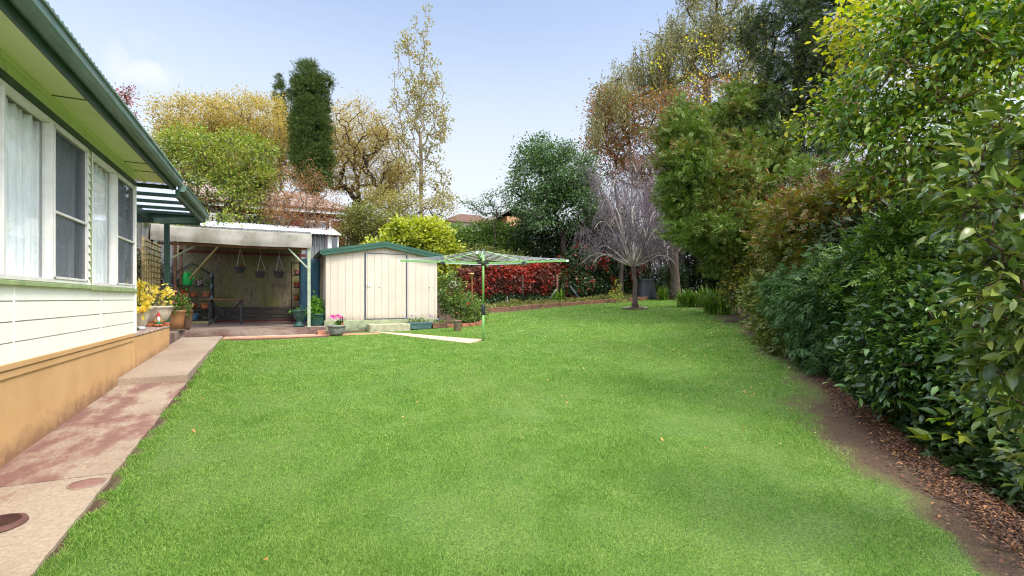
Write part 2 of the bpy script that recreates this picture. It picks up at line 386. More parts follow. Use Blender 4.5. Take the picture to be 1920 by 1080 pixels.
m_post = M('sage_paint', (170, 180, 148), (148, 158, 126), 9, .6, .1, k=.8, dirt=((100, 96, 74), 12, .6, .7, .6))
m_yel = M('weathered_yellow_timber', (200, 178, 120), (164, 142, 92), 12, .75, .2, k=.75)
m_terra = M('terracotta', (190, 112, 70), (166, 94, 58), 12, .8, .1, k=.75)
m_tan = M('tan_glazed_pot', (168, 120, 78), (146, 100, 62), 5, .5, .05, k=.75)
m_dkpot = M('dark_glazed_pot', (72, 56, 50), (120, 92, 70), 4, .25, .05, k=.6, stretch=(2, 2, .5))
m_cpot = M('cream_stone_pot', (218, 206, 184), (180, 164, 138), 7, .8, .2, k=.8)
m_gpot = M('green_plastic_pot', (52, 92, 78), (40, 76, 64), 8, .4, .02, k=.8)
m_greypot = M('grey_plastic_bowl', (150, 146, 138), (122, 118, 110), 10, .6, .1, k=.8)
m_hang = M('dark_grey_basket', (74, 74, 78), (58, 58, 62), 12, .6)
m_blue = M('light_blue_glaze', (110, 160, 186), (90, 140, 168), 8, .35, k=.8)
m_tarp = M('teal_shadecloth', (44, 84, 100), (30, 62, 76), 3, .75, .3, k=.8, stretch=(2, 2, .4))
m_gcan = M('bright_green_plastic', (20, 186, 76), (14, 170, 66), 6, .35, .02, k=.85)
m_brick = None
m_wood = M('weathered_timber', (150, 104, 74), (104, 76, 56), 6, .85, .4, k=.75, dirt=((84, 78, 56), 3, .5, .7, .6))
m_bark = M('grey_brown_bark', (112, 98, 82), (74, 62, 50), 9, .9, .6, k=.7, stretch=(2, 2, .5))
m_barkd = M('dark_bark', (76, 64, 52), (48, 40, 32), 9, .9, .6, k=.65, stretch=(2, 2, .5))
m_barkp = M('pale_bark', (170, 152, 128), (136, 120, 98), 6, .85, .4, k=.7, stretch=(2, 2, .5))
m_barkw = M('lilac_grey_twigs', (134, 116, 118), (98, 84, 88), 5, .85, .3, k=.72, stretch=(2, 2, .5))
m_stem = M('brown_stem', (112, 84, 58), (78, 60, 42), 12, .8, .3, k=.7)
m_gstem = M('green_stem', (80, 108, 50), (60, 84, 40), 12, .6, .1, k=.7)
m_hoist = M('hoist_green_paint', (126, 178, 92), (112, 164, 80), 6, .4, .02, k=.8)
m_wire = M('white_line', (226, 228, 226), (206, 208, 206), 30, .5, 0)
m_rwall = M('red_weatherboard', (122, 36, 40), (104, 30, 34), 6, .7, .05, k=.8)
m_dkwin = M('dark_window', (70, 74, 82), (50, 54, 60), 2, .1, 0, k=.8, spec=.8)
m_soil = M('soil', (92, 68, 52), (66, 48, 36), 14, .95, .8, k=.7)

def grime(m, plane, height, col, amt, sc_=7):
    """splash dirt that rises unevenly from the foot of a wall: plane = (slope along y, offset) of the ground"""
    n = m.node_tree; p = next(x for x in n.nodes if x.type == 'BSDF_PRINCIPLED'); src = p.inputs['Base Color'].links[0].from_socket
    g = n.nodes.new("ShaderNodeNewGeometry"); s = n.nodes.new("ShaderNodeSeparateXYZ"); n.links.new(g.outputs['Position'], s.inputs[0])
    h = math_(n, 'SUBTRACT', s.outputs['Z'], math_(n, 'MULTIPLY_ADD', s.outputs['Y'], plane[0], plane[1]))
    h = math_(n, 'ADD', h, math_(n, 'MULTIPLY_ADD', noise(n, sc_, 8, rough=.75), -height * 2.2, height * 1.1))
    n.links.new(mixc(n, rng(n, h, 0, height, amt, 0), src, lin(col, .7)), p.inputs['Base Color'])
grime(m_orange, (.045, -.05), .20, (128, 92, 70), .75); grime(m_shed, (0, .824), .16, (150, 132, 104), .6); grime(m_slab, (0, .50), .2, (84, 80, 60), .7)
def mat_path():
    m, n, o = newmat('worn_painted_concrete')
    f = noise(n, 2.2, 9, stretch=(1.6, .7, 1), rough=.68); g = noise(n, 40, 5, rough=.7); h = noise(n, 1.3, 4)
    base = mixc(n, rng(n, g, .3, .7), lin((200, 178, 152), .66), lin((158, 138, 116), .66))
    base = mixc(n, rng(n, h, .45, .7, 0, .6), base, lin((150, 124, 102), .66))
    at = n.nodes.new("ShaderNodeAttribute"); at.attribute_name = 'wear'
    thr = math_(n, 'ADD', f, math_(n, 'MULTIPLY_ADD', at.outputs['Fac'], .24, -.12))
    thr = math_(n, 'MULTIPLY_ADD', g, .10, math_(n, 'SUBTRACT', thr, .05))
    col = mixc(n, rng(n, thr, .52, .62, 0, .7), base, lin((140, 92, 82), .7))
    col = mixc(n, rng(n, thr, .60, .68, 0, .45), col, lin((118, 72, 66), .68))
    finish(n, o, col, .88, 0, g, .35, .004); return m
m_path = mat_path()
def mat_patio():
    m, n, o = newmat('patio_concrete')
    f = noise(n, 1.5, 8, stretch=(.5, 1.6, 1), rough=.7); g = noise(n, 30, 5)
    base = mixc(n, rng(n, g, .3, .7), lin((170, 150, 132), .75), lin((130, 112, 98), .75))
    col = mixc(n, rng(n, f, .46, .6, 0, .85), base, lin((96, 52, 44), .75))
    finish(n, o, col, .85, 0, g, .35, .004); return m
m_patio = mat_patio()
def mat_moss():
    m, n, o = newmat('mossy_cement_sheet')
    f = noise(n, 1.1, 6, stretch=(1.4, 1, .7), rough=.6); g = noise(n, 9, 8, rough=.7, stretch=(2, 1, .8)); h = noise(n, 3.5, 6, stretch=(3, 1, .35))
    base = mixc(n, rng(n, g, .35, .65), lin((142, 130, 106), .8), lin((92, 82, 66), .8))
    col = mixc(n, rng(n, f, .42, .62, 0, .85), base, lin((118, 120, 58), .8))
    col = mixc(n, rng(n, h, .52, .72, 0, .5), col, lin((72, 66, 50), .8))
    finish(n, o, col, .9, 0, g, .3, .005); return m
m_moss = mat_moss()
def mat_brick(name, c1, c2, mort, sx, sy, stretch=(1, 1, 1), off=.5):
    m, n, o = newmat(name)
    t = n.nodes.new("ShaderNodeTexCoord"); mp = n.nodes.new("ShaderNodeMapping"); mp.inputs['Scale'].default_value = stretch
    b = n.nodes.new("ShaderNodeTexBrick"); n.links.new(t.outputs['Object'], mp.inputs[0]); n.links.new(mp.outputs[0], b.inputs['Vector'])
    b.inputs['Scale'].default_value = 1; b.inputs['Brick Width'].default_value = sx; b.inputs['Row Height'].default_value = sy; b.inputs['Mortar Size'].default_value = .008
    b.offset = off; b.inputs['Color1'].default_value = lin(c1, .8); b.inputs['Color2'].default_value = lin(c2, .8); b.inputs['Mortar'].default_value = lin(mort, .8)
    f = noise(n, 25, 5); col = mixc(n, rng(n, f, .4, .75, 0, .4), b.outputs['Color'], lin(mort, .8))
    finish(n, o, col, .85, 0, f, .3, .004); return m
m_brick = mat_brick('clay_pavers', (206, 146, 112), (186, 124, 92), (170, 140, 112), .23, .115, off=0)
def mat_glass():
    m, n, o = newmat('window_glass')
    g = n.nodes.new("ShaderNodeBsdfGlossy"); g.inputs['Roughness'].default_value = .01; g.inputs['Color'].default_value = (.95, .97, 1, 1)
    t = n.nodes.new("ShaderNodeBsdfTransparent"); t.inputs[0].default_value = (.93, .96, .95, 1)
    f = n.nodes.new("ShaderNodeFresnel"); gg = n.nodes.new("ShaderNodeNewGeometry"); n.links.new(math_(n, 'MULTIPLY_ADD', gg.outputs['Backfacing'], 1 / 1.65 - 1.65, 1.65), f.inputs[0])
    s = n.nodes.new("ShaderNodeMixShader"); n.links.new(f.outputs[0], s.inputs[0]); n.links.new(t.outputs[0], s.inputs[1]); n.links.new(g.outputs[0], s.inputs[2])
    n.links.new(s.outputs[0], o.inputs[0]); return m
m_glass = mat_glass()
def mat_curtain():
    m, n, o = newmat('sheer_curtain')
    f = noise(n, 60, 4, stretch=(1, 1, .1)); c = mixc(n, rng(n, f, .35, .65), (.95, .94, .93, 1), (.84, .84, .85, 1))
    p = finish(n, o, c, .8, 0, f, .2, .003); return m
m_curtain = mat_curtain()
def mat_screen():
    m, n, o = newmat('insect_mesh')
    t = n.nodes.new("ShaderNodeBsdfTransparent"); d = n.nodes.new("ShaderNodeBsdfDiffuse"); d.inputs[0].default_value = (.10, .11, .125, 1)
    s = n.nodes.new("ShaderNodeMixShader"); s.inputs[0].default_value = .66; n.links.new(t.outputs[0], s.inputs[1]); n.links.new(d.outputs[0], s.inputs[2]); n.links.new(s.outputs[0], o.inputs[0]); return m
m_screen = mat_screen()
def mat_poly():
    m, n, o = newmat('translucent_roof_sheet')
    t = n.nodes.new("ShaderNodeBsdfTranslucent"); t.inputs[0].default_value = (.42, .44, .50, 1); d = n.nodes.new("ShaderNodeBsdfDiffuse"); d.inputs[0].default_value = (.42, .44, .48, 1)
    s = n.nodes.new("ShaderNodeMixShader"); s.inputs[0].default_value = .35; n.links.new(t.outputs[0], s.inputs[1]); n.links.new(d.outputs[0], s.inputs[2]); n.links.new(s.outputs[0], o.inputs[0]); return m
m_poly = mat_poly()

# ------------------------------------------------------------------ ground
LP = [(-1.01, -3), (-1.01, 7.7), (-1.12, 12.3)]
for px, py in [(405, 639), (520, 637), (612, 632), (655, 624), (780, 612), (850, 606), (868, 590), (1000, 580), (1060, 573), (1160, 566), (1262, 557), (1300, 564), (1345, 583), (1400, 612), (1455, 650),
               (1510, 715), (1570, 790), (1640, 868), (1720, 935), (1800, 1005), (1860, 1080)]:
    q = hit(px, py); LP.append((q[0], q[1]))
LP.append((4.2, -1.5)); LP.append((4.2, -3)); LP = np.array(LP)
def lawn_sd(x, y):
    """signed distance to the edge of the lawn, positive inside"""
    x = np.asarray(x, float); y = np.asarray(y, float); best = np.full(x.shape, 1e9); ins = np.zeros(x.shape, bool)
    for i in range(len(LP)):
        a, b = LP[i], LP[(i + 1) % len(LP)]; d = b - a
        t = np.clip(((x - a[0]) * d[0] + (y - a[1]) * d[1]) / (d @ d), 0, 1)
        best = np.minimum(best, np.hypot(x - a[0] - t * d[0], y - a[1] - t * d[1]))
        c = ((a[1] > y) != (b[1] > y)); xi = a[0] + (y - a[1]) / (b[1] - a[1] if b[1] != a[1] else 1e-9) * d[0]
        ins ^= c & (x < xi)
    return np.where(ins, best, -best)
def vnoise(x, y, s, seed=0):
    """cheap smooth value noise in the plane"""
    rr = np.random.default_rng(seed); Tb = rr.uniform(-1, 1, (64, 64)); X = x * s; Y = y * s; i = np.floor(X).astype(int); j = np.floor(Y).astype(int)
    fx = X - i; fy = Y - j; fx = fx * fx * (3 - 2 * fx); fy = fy * fy * (3 - 2 * fy)
    g = lambda a, b: Tb[a % 64, b % 64]
    return (g(i, j) * (1 - fx) + g(i + 1, j) * fx) * (1 - fy) + (g(i, j + 1) * (1 - fx) + g(i + 1, j + 1) * fx) * fy
us = np.concatenate([np.linspace(-150, -12, 16), np.linspace(-11, -1.6, 14), np.arange(-1.5, 13, .07), np.linspace(13.5, 30, 20), np.linspace(35, 160, 14)])
vs = np.concatenate([np.linspace(-60, -3, 10), np.arange(-2.8, 21, .08), np.linspace(21.5, 45, 24), np.linspace(50, 250, 14)])
UU, VV = np.meshgrid(us, vs)
mb = MB(); mb.grid(np.stack([UU, VV, gz(UU, VV) + .006 * vnoise(UU, VV, 1.1) + .004 * vnoise(UU, VV, 4, 3)], -1))
def mat_ground():
    m, n, o = newmat('turf_and_soil')
    at = n.nodes.new("ShaderNodeAttribute"); at.attribute_name = 'lawn'
    f = noise(n, 60, 6, rough=.7); g = noise(n, .9, 5); h = noise(n, 6, 6)
    soil = mixc(n, rng(n, f, .35, .65), lin((112, 80, 58), .7), lin((52, 38, 28), .6))
    soil = mixc(n, rng(n, h, .5, .7, 0, .5), soil, lin((104, 90, 52), .62))
    gr = mixc(n, rng(n, f, .35, .65), lin((124, 154, 66), .72), lin((50, 80, 26), .6))
    gr = mixc(n, rng(n, g, .45, .7, 0, .1), gr, lin((146, 152, 84), .8))
    brk = math_(n, 'MULTIPLY_ADD', noise(n, 11, 8, rough=.8), 1.3, -.65); fac = math_(n, 'ADD', at.outputs['Fac'], brk); fac = math_(n, 'ADD', fac, math_(n, 'MULTIPLY_ADD', noise(n, 70, 3, rough=.8), 1.2, -.6))
    mossy = mixc(n, rng(n, f, .35, .65), lin((112, 108, 60), .7), lin((82, 78, 42), .7))
    col = mixc(n, rng(n, fac, .05, .35), soil, mossy); col = mixc(n, rng(n, fac, .55, .85), col, gr)
    finish(n, o, col, .95, 0, f, .8, .012); return m
ground = solo(mb, 'ground', mat_ground(), kind='structure', smooth=True)
sd = lawn_sd(UU.ravel(), VV.ravel()); nzv = vnoise(UU.ravel(), VV.ravel(), 2.2, 5) * .22 + vnoise(UU.ravel(), VV.ravel(), 7, 6) * .12
right = np.clip((UU.ravel() - 3.2) / 2, 0, 1)
att = ground.data.attributes.new('lawn', 'FLOAT', 'POINT')
att.data.foreach_set('value', np.clip((sd + nzv * (.25 + right)) / (.06 + .5 * right) + .1, 0, 1).astype(np.float32))

# ------------------------------------------------------------------ paths
def slab(x0, x1, y0, y1, dz0, dz1, th, name='path', mat=m_path, label=None, jag=0.0, nx=8, ny=40, z0=None, z1=None, wear=0.):
    """a sloping concrete slab; z0/z1 heights of the near and far edges (top)"""
    xs = np.linspace(x0, x1, nx); ys = np.linspace(y0, y1, ny); X, Y = np.meshgrid(xs, ys)
    if z0 is None: Z = gz(X * 0 + (x0 + x1) / 2, Y) + dz0
    else: Z = z0 + (z1 - z0) * (Y - y0) / (y1 - y0)
    X = X.copy(); X[:, -1] += jag * (vnoise(X[:, -1], Y[:, -1], 5, 8) + .6 * vnoise(X[:, -1], Y[:, -1], 17, 9))
    top = np.stack([X, Y, Z], -1); mb = MB(); mb.grid(top)
    rim = np.concatenate([top[0, :], top[1:, -1], top[-1, -2::-1], top[-2:0:-1, 0]]); low = rim.copy(); low[:, 2] -= th; k = len(rim)
    v = np.concatenate([rim, low]); i = np.arange(k); j = (i + 1) % k
    mb.addarr(v, np.stack([i, i + k, j + k, j], -1), np.full(k, 4))
    o = tag(mb.build(name, mat), kind='structure'); a = o.data.attributes.new('wear', 'FLOAT', 'POINT'); a.data.foreach_set('value', np.full(len(o.data.vertices), wear, np.float32)); return o
slab(-1.82, -1.04, -3, 2.9, .022, 0, .12, jag=.008, wear=.2)
slab(-1.82, -1.04, 2.915, 4.37, .022, 0, .12, jag=.006, wear=.15)
slab(-1.82, -1.04, 4.385, 5.98, .022, 0, .12, jag=.006, wear=.8)
slab(-1.82, -1.05, 5.995, 7.72, .02, 0, .12, jag=.006, wear=.85)
slab(-1.84, -1.06, 7.72, 12.70, 0, 0, .16, jag=.012, z0=.375, z1=.545, wear=-.3)
slab(-2.6, 1.16, 12.9, 17.0, 0, 0, .22, name='patio', mat=m_patio, z0=.685, z1=.70)
slab(-5.0, -1.9, 11.3, 12.9, 0, 0, .22, name='patio', mat=m_patio, z0=.685, z1=.685)
slab(-1.04, .9, 12.72, 12.885, 0, 0, .1, name='kerb', mat=m_conc, z0=.50, z1=.52)
slab(-1.04, 2.4, 12.45, 12.71, .02, 0, .08, name='brick_path', mat=m_brick, nx=14)
# strip of pavers from the shed step to the foot of the clothes line
qa, qb, qc, qd = hit(700, 622, .02), hit(765, 625, .02), hit(905, 636, .02), hit(880, 643, .02)
mb = MB(); st_ = []
for t in np.linspace(0, 1, 16):
    a = qa * (1 - t) + qd * t; b = qb * (1 - t) + qc * t
    st_.append([np.array((*(a * (1 - s) + b * s)[:2], gz(*(a * (1 - s) + b * s)[:2]) + .02)) for s in (0, .5, 1)])
mb.grid(st_); st_ = np.array(st_); lo_ = st_.copy(); lo_[..., 2] -= .06
mb.grid(np.stack([st_[:, 0], lo_[:, 0]], 1)); mb.grid(np.stack([st_[:, 2], lo_[:, 2]], 1)); mb.grid(np.stack([st_[-1], lo_[-1]], 0))
solo(mb, 'paver_strip', M('pale_pavers', (226, 190, 160), (206, 166, 136), 14, .85, .2, k=.8), kind='structure')
# round lids in the path
m_rim = M('worn_concrete_rim', (170, 144, 122), (140, 114, 96), 14, .85, .2, k=.62)
def disc(name, c, r, label, cat, mats, hole=False):
    t = thing(name, c, label, cat)
    MB().lathe(c, ([(r * 1.15, -.02), (r * 1.13, .003), (r * 1.02, .004), (r, -.001)] if not hole else [(r * 1.3, -.01), (r * 1.25, .006), (r * 1.05, .014), (r, .010)]), 40).build('rim', m_rim if not hole else mats, t, smooth=True)
    if not hole: MB().lathe(c, [(r * .99, .001), (r * .97, .004), (r * .5, .005), (.001, .005)], 40).build('lid', mats, t, smooth=True)
    else:
        MB().lathe(c, [(r * 1.0, .011), (r * .9, .005), (r * .6, .002), (.001, .0015)], 40).build('bowl', M('dark_wet_bowl', (74, 36, 32), (54, 28, 26), 9, .5, .2, k=.6), t, smooth=True)
    return t
m_lid = M('maroon_iron_lid', (160, 116, 102), (140, 98, 86), 12, .75, .15, k=.66, dirt=((190, 160, 140), 9, .55, .7, .5))
def path_pt(px, py):
    q = hit(px, py, .022); q[2] = gz(-1.43, q[1]) + .022; return q
disc('drain_cover', path_pt(163, 906), .092, 'round maroon lid set in the concrete path at the edge of the lawn', 'drain cover', m_lid)
disc('drain_bowl', path_pt(-6, 986) + np.array((0, 0, .012)), .10, 'open round maroon drain bowl set in the concrete path beside the house wall', 'drain', M('maroon_drain', (128, 84, 72), (96, 62, 54), 9, .8, .3, k=.62), hole=True)

# ------------------------------------------------------------------ the house on the left
HW = -1.8
house = thing('house', (HW, 8.4, .1), 'cream weatherboard house with orange plinth, green eaves and curtained windows along the path', 'house')
V0, V1 = -3.0, 8.49
mb = MB(); mb.box(-8, HW, V0, V1, -.4, .86); mb.build('plinth', m_orange, house)
mb = MB(); mb.box(HW, HW + .022, V0, V1 + .01, .865, .915); mb.box(HW, HW + .012, V0, V1 + .005, .80, .86); mb.build('plinth_ledge', m_orange, house, bevel=.006)
mb = MB()
for i in range(4):
    z0 = .915 + i * .157; z1 = z0 + .157
    mb.prism([(HW - .02, z0 + .0), (HW + .016, z0), (HW + .016, z1 - .009), (HW - .012, z1 - .009), (HW - .02, z1 + .0)], 1, V0, V1)
mb.box(-8, HW - .021, V0, V1, .86, 1.53)
o = mb.build('wall', m_cream, house)
mb = MB()
for v in (4.97, 7.02, 7.0 - 3.4): MB().box(HW + .006, HW + .0195, v - .002, v + .002, .93, 1.52).build('joint_strip', m_cream, house)
mb.box(HW + .0, HW + .034, V1 - .012, V1 + .02, .915, 3.0); mb.build('corner_board', m_cream, house)
mb = MB(); mb.box(-8, HW + .012, V0, V1 + .02, 3.06, 3.2); mb.build('wall_panel', m_greenlt, house)
for v in np.arange(1.2, 8.4, 1.22): MB().box(HW + .012, HW + .022, v - .015, v + .015, 3.06, 3.2).build('batten', m_greenlt, house)
mb = MB(); mb.bar((HW + .02, V0, 3.185), (HW + .02, 9.05, 3.185), .03, .03); mb.build('batten', m_greenlt, house)
mb = MB(); mb.box(HW - .02, HW + .035, V0, V1 + .02, 3.0, 3.06); mb.build('window_head', m_gdark, house)
mb = MB(); mb.box(HW - .03, HW + .05, V0, 6.60, 1.50, 1.54); mb.box(HW - .03, HW + .05, 6.62, V1 + .02, 1.49, 1.54); mb.build('sill', m_sill, house, bevel=.006)
mb = MB()
for k in range(17):
    z0 = 1.545 + k * .0855; mb.prism([(HW - .03, z0), (HW + .028, z0), (HW + .01, z0 + .085), (HW - .03, z0 + .085)], 1, 6.575, 6.635)
mb.build('lapped_strip', m_cream, house)
mb = MB(); mb.box(HW - .03, HW + .022, 6.64, 6.685, 1.54, 3.0); mb.build('mullion_post', m_sill, house)
# dark rooms behind
mb = MB(); mb.box(-5.2, -5.1, V0, V1 - .1, .9, 3.05); mb.box(-5.2, HW - .1, V1 - .12, V1 - .05, .9, 3.05); mb.box(-5.2, HW - .1, V0, V0 + .05, .9, 3.05); mb.box(-5.2, HW - .1, V0, V1 - .1, 1.0, 1.05); mb.box(-5.2, HW - .1, V0, V1 - .1, 3.02, 3.05)
mb.build('interior', M('room_paint', (180, 176, 170), (168, 164, 158), 2, .8), house)
def window(v0, mull, v1, z0=1.545, z1=2.995):
    d = HW + .006; fr = .034
    mb = MB(); mb.box(d - .05, d + .02, v0, v1, z0, z0 + fr); mb.box(d - .05, d + .02, v0, v1, z1 - fr, z1)
    mb.box(d - .05, d + .019, v0, v0 + fr, z0 + fr, z1 - fr); mb.box(d - .05, d + .019, v1 - fr, v1, z0 + fr, z1 - fr)
    for m_ in mull: mb.box(d - .05, d + .021, m_ - .016, m_ + .016, z0 + fr, z1 - fr)
    # sash with its transom on the right
    a, b = mull[-1] + .022, v1 - fr - .006
    zt = z0 + .64
    mb.box(d - .02, d + .026, a, a + .022, z0 + fr, z1 - fr); mb.box(d - .02, d + .026, b - .022, b, z0 + fr, z1 - fr)
    mb.box(d - .02, d + .026, a, b, z0 + fr, z0 + fr + .022); mb.box(d - .02, d + .026, a, b, z1 - fr - .022, z1 - fr); mb.box(d - .02, d + .027, a + .022, b - .022, zt - .012, zt + .012)
    w_ = mb.build('window', m_white, house, bevel=.003)
    mb = MB(); e = [v0] + list(mull) + [v1]
    for i in range(len(e) - 1):
        x = d - .03 if i < len(e) - 2 else d - .035; mb.add([(x, e[i] + .02, z0 + .03), (x, e[i + 1] - .02, z0 + .03), (x, e[i + 1] - .02, z1 - .03), (x, e[i] + .02, z1 - .03)], [(0, 1, 2, 3)])
    mb.build('pane', m_glass, w_)
    mb = MB(); mb.add([(d + .006, a + .01, z0 + .05), (d + .006, b - .01, z0 + .05), (d + .006, b - .01, z1 - .05), (d + .006, a + .01, z1 - .05)], [(0, 1, 2, 3)]); mb.build('insect_screen', m_screen, w_)
    y = np.arange(v0 + .03, v1 - .03, .008); amp = .5 + .5 * vnoise(y, y * 0, 1.7, int(v0 * 7) + 2)
    x = HW - .10 + .02 * amp * np.sin(y * 46 + 3 * vnoise(y, y * 0, 2.4, 4)) + .02 * np.sin(y * 101)
    zz = np.linspace(z0 - .1, z1 - .03, 8)
    A = np.stack([np.stack([x + .01 * (z - z0) * np.sin(y * 30), y, y * 0 + z], -1) for z in zz]); MB().grid(A).build('curtain', m_curtain, w_, smooth=True)
window(.8, [3.0, 4.80, 5.655], 6.57); window(6.69, [7.575], 8.47)
# eaves
mb = MB(); mb.add([(HW - .01, V0, 3.2), (-1.45, V0, 3.2), (-1.45, 9.1, 3.2), (HW - .01, 9.1, 3.2), (HW - .01, V0, 3.215), (-1.45, V0, 3.215), (-1.45, 9.1, 3.215), (HW - .01, 9.1, 3.215)], [(0, 3, 2, 1), (4, 5, 6, 7), (1, 2, 6, 5), (0, 4, 7, 3), (2, 3, 7, 6)])
mb.box(-8, HW - .02, 8.52, 9.1, 3.2, 3.215)
mb.build('soffit', m_greenlt, house)
m_js = M('joint_strip_paint', (110, 118, 76), None, 4, .8)
for v in (5.42 - 1.9, 5.60, 7.88, 8.37): MB().box(HW + .03, -1.455, v - .006, v + .006, 3.192, 3.1995).build('soffit_joint', m_js, house)
mb = MB(); mb.box(-1.45, -1.425, V0, 9.12, 3.10, 3.33); mb.build('fascia', m_gdark, house, bevel=.004)
def gutter(x, y0, y1, z, w_=.125, h=.115):
    prof = [(x, z + h), (x, z + .012), (x + .03, z), (x + .085, z + .004), (x + w_ - .012, z + .035), (x + w_ - .010, z + h - .022), (x + w_ + .004, z + h - .018), (x + w_ + .004, z + h), (x + w_ - .006, z + h), (x + w_ - .018, z + h - .03), (x + w_ - .02, z + .04), (x + .08, z + .01), (x + .03, z + .008), (x + .008, z + .02), (x + .008, z + h)]
    n = len(prof); mb = MB(); v = [(p[0], y, p[1]) for y in (y0, y1) for p in prof]
    mb.add(v, [(i, (i + 1) % n, n + (i + 1) % n, n + i) for i in range(n)])
    mb.add([(p[0], y0, p[1]) for p in prof[:8]], [tuple(range(8))]); mb.add([(p[0], y1, p[1]) for p in prof[:8]], [tuple(range(8))[::-1]])
    return mb
gutter(-1.423, V0, 9.14, 3.165).build('gutter', m_gutter, house)
mb = MB()
N_ = 150; ys = np.linspace(V0, 9.2, N_ * 4); prof = .011 * np.sin(np.arange(N_ * 4) * pi / 2 + .4)
A = []
for x, z in ((-1.335, 3.33), (-1.335, 3.345), (-8, 4.55)): A.append(np.stack([np.full(len(ys), x), ys, z + prof], -1))
mb.grid(A); mb.box(-1.42, -1.325, V0, 9.2, 3.300, 3.322); mb.build('roof', m_roofg, house)
# porch wall in line with the house
porch = thing('porch', (-2.2, 9.8, .4), 'low orange rendered porch wall with worn top, carrying cream pots and a gnome', 'porch')
mb = MB(); mb.box(-4.6, -1.80, 8.512, 11.1, .1, .85); mb.build('wall', m_orange, porch, bevel=.01)
mb = MB(); mb.box(-4.6, -1.79, 8.515, 11.11, .852, .885); mb.build('floor', M('worn_porch_top', (190, 164, 146), (140, 98, 82), 12, .85, .5, k=.75, dirt=((236, 224, 206), 16, .55, .62, .9)), porch, bevel=.01)

# ------------------------------------------------------------------ verandah roof
ver = thing('verandah', (-2.0, 10.8, .88), 'dark green verandah frame with translucent roof sheets attached to the end of the house', 'verandah')
mb = MB()
for x in (-1.38, -2.3, -3.4, -4.6): mb.box(x - .03, x + .02, 9.16, 12.0, 3.00, 3.13)
mb.build('rafter', m_gdark, ver)
mb = MB()
for y in (9.22, 9.95, 10.65, 11.35, 11.95): mb.box(-7, -1.41, y - .03, y + .03, 3.135, 3.19)
mb.build('purlin', m_gdark, ver)
mb = MB(); mb.bar((-1.95, 10.7, 2.82), (-1.42, 12.0, 3.06), .05, .1); mb.build('brace', m_gutter, ver)
mb = MB(); mb.box(-7, -1.42, 12.02, 12.10, 2.95, 3.20); mb.build('end_beam', m_gdark, ver)
mb = MB(); mb.grid([[(x, y, 3.21 + .012 * sin(x * 2 * pi / .12)) for y in (9.16, 12.1)] for x in np.arange(-7, -1.36, .02)]); mb.build('roof_sheet', m_poly, ver, smooth=True)
gutter(-1.38, 9.18, 12.12, 3.10, .12, .11).build('gutter', m_gutter, ver)
mb = MB(); mb.tube([(-1.36, 12.09, 3.13), (-1.36, 12.14, 3.10), (-1.36, 12.16, 3.04)], .03, 8); mb.build('gutter_outlet', m_gutter, ver)
pp = P(313, 608, 9.9); mb = MB(); mb.box(pp[0] - .045, pp[0] + .045, pp[1] - .045, pp[1] + .045, .88, 3.05); mb.build('post', m_gdark, ver, bevel=.005)
pp2 = P(294, 560, 12.6); mb = MB(); mb.tube([(pp2[0], pp2[1], .6), (pp2[0], pp2[1], 3.0)], .05, 10); mb.build('post', m_gdark, ver, smooth=True)

# ------------------------------------------------------------------ shade shelter over the patio
sh = thing('patio_shelter', (-.8, 14.8, .69), 'weathered patio shelter with drooping grey canvas front and mossy back wall', 'shelter')
CX0, CX1, CY = -2.42, .82, 12.9
xs = np.linspace(CX0, CX1, 60); rows = []
for t in np.linspace(0, 1, 12):
    if t < .25: y = CY + .9 - t * 4 * .9; z = np.full(60, 3.03) + .0 * xs
    else: y = CY - .10 * sin((t - .25) / .75 * pi * .5); z = 3.02 - (t - .25) / .75 * .37
    sag = .0 - .03 * np.sin((xs - CX0) / (CX1 - CX0) * pi) + .008 * vnoise(xs, xs * 0 + t * 3, 3.1, 12)
    rows.append(np.stack([xs, y + .012 * vnoise(xs, xs * 0 + t * 2, 2.6, 11) + 0 * xs, z + sag * 0.7 + .035 * (1 - (xs - CX0) / 3.2)], -1))
A = np.array(rows); B = A.copy(); B[..., 2] -= .006; B[..., 1] += .006
MB().grid(A).grid(B).build('canopy', m_fc, sh, smooth=True)
mb = MB(); mb.add([(CX0, CY + .9, 3.05), (CX0 - .03, CY, 3.05), (CX0 - .05, CY - .09, 2.72), (CX0 - .08, CY + .55, 2.66)], [(0, 1, 2, 3)]); mb.build('canopy_side', m_fc, sh); mb = MB(); mb.add([(CX1, CY + .6, 3.02), (CX1, CY, 3.02), (CX1 + .03, CY - .1, 2.66), (CX1 + .05, CY + .25, 2.70)], [(0, 1, 2, 3)])
mb.build('canopy_side', m_fc, sh)
mb = MB(); mb.box(CX0, CX1, CY + .5, 16.85, 3.02, 3.05); mb.build('roof', m_corr, sh)
mb = MB()
for v in (14.0, 15.2, 16.2): mb.box(CX0, CX1, v - .03, v + .03, 2.94, 3.017)
mb.build('joist', m_wood, sh)
mb = MB(); mb.box(CX0 + .1, CX1 - .1, CY + .02, CY + .09, 2.60, 2.66); mb.build('front_beam', m_wood, sh)
mb = MB(); mb.box(CX0, CX1 + .05, 16.2, 16.27, 2.70, 2.78); mb.build('back_beam', m_red, sh)
for x in (.76,): MB().box(x - .035, x + .035, CY - .03, CY + .04, .69, 2.64).build('post', m_post, sh)
MB().box(.60, .64, CY + 1.5, CY + 1.54, .69, 2.9).build('post', m_red, sh)
MB().box(CX0 + .02, CX0 + .09, 16.2, 16.27, .69, 2.9).build('post', m_wood, sh)
MB().box(CX0 + .12, CX0 + .18, CY + 1.8, CY + 1.86, .69, 2.9).build('post', m_wood, sh)
MB().bar((.74, CY, 2.15), (.30, CY, 2.62), .035, .035).build('brace', m_post, sh)
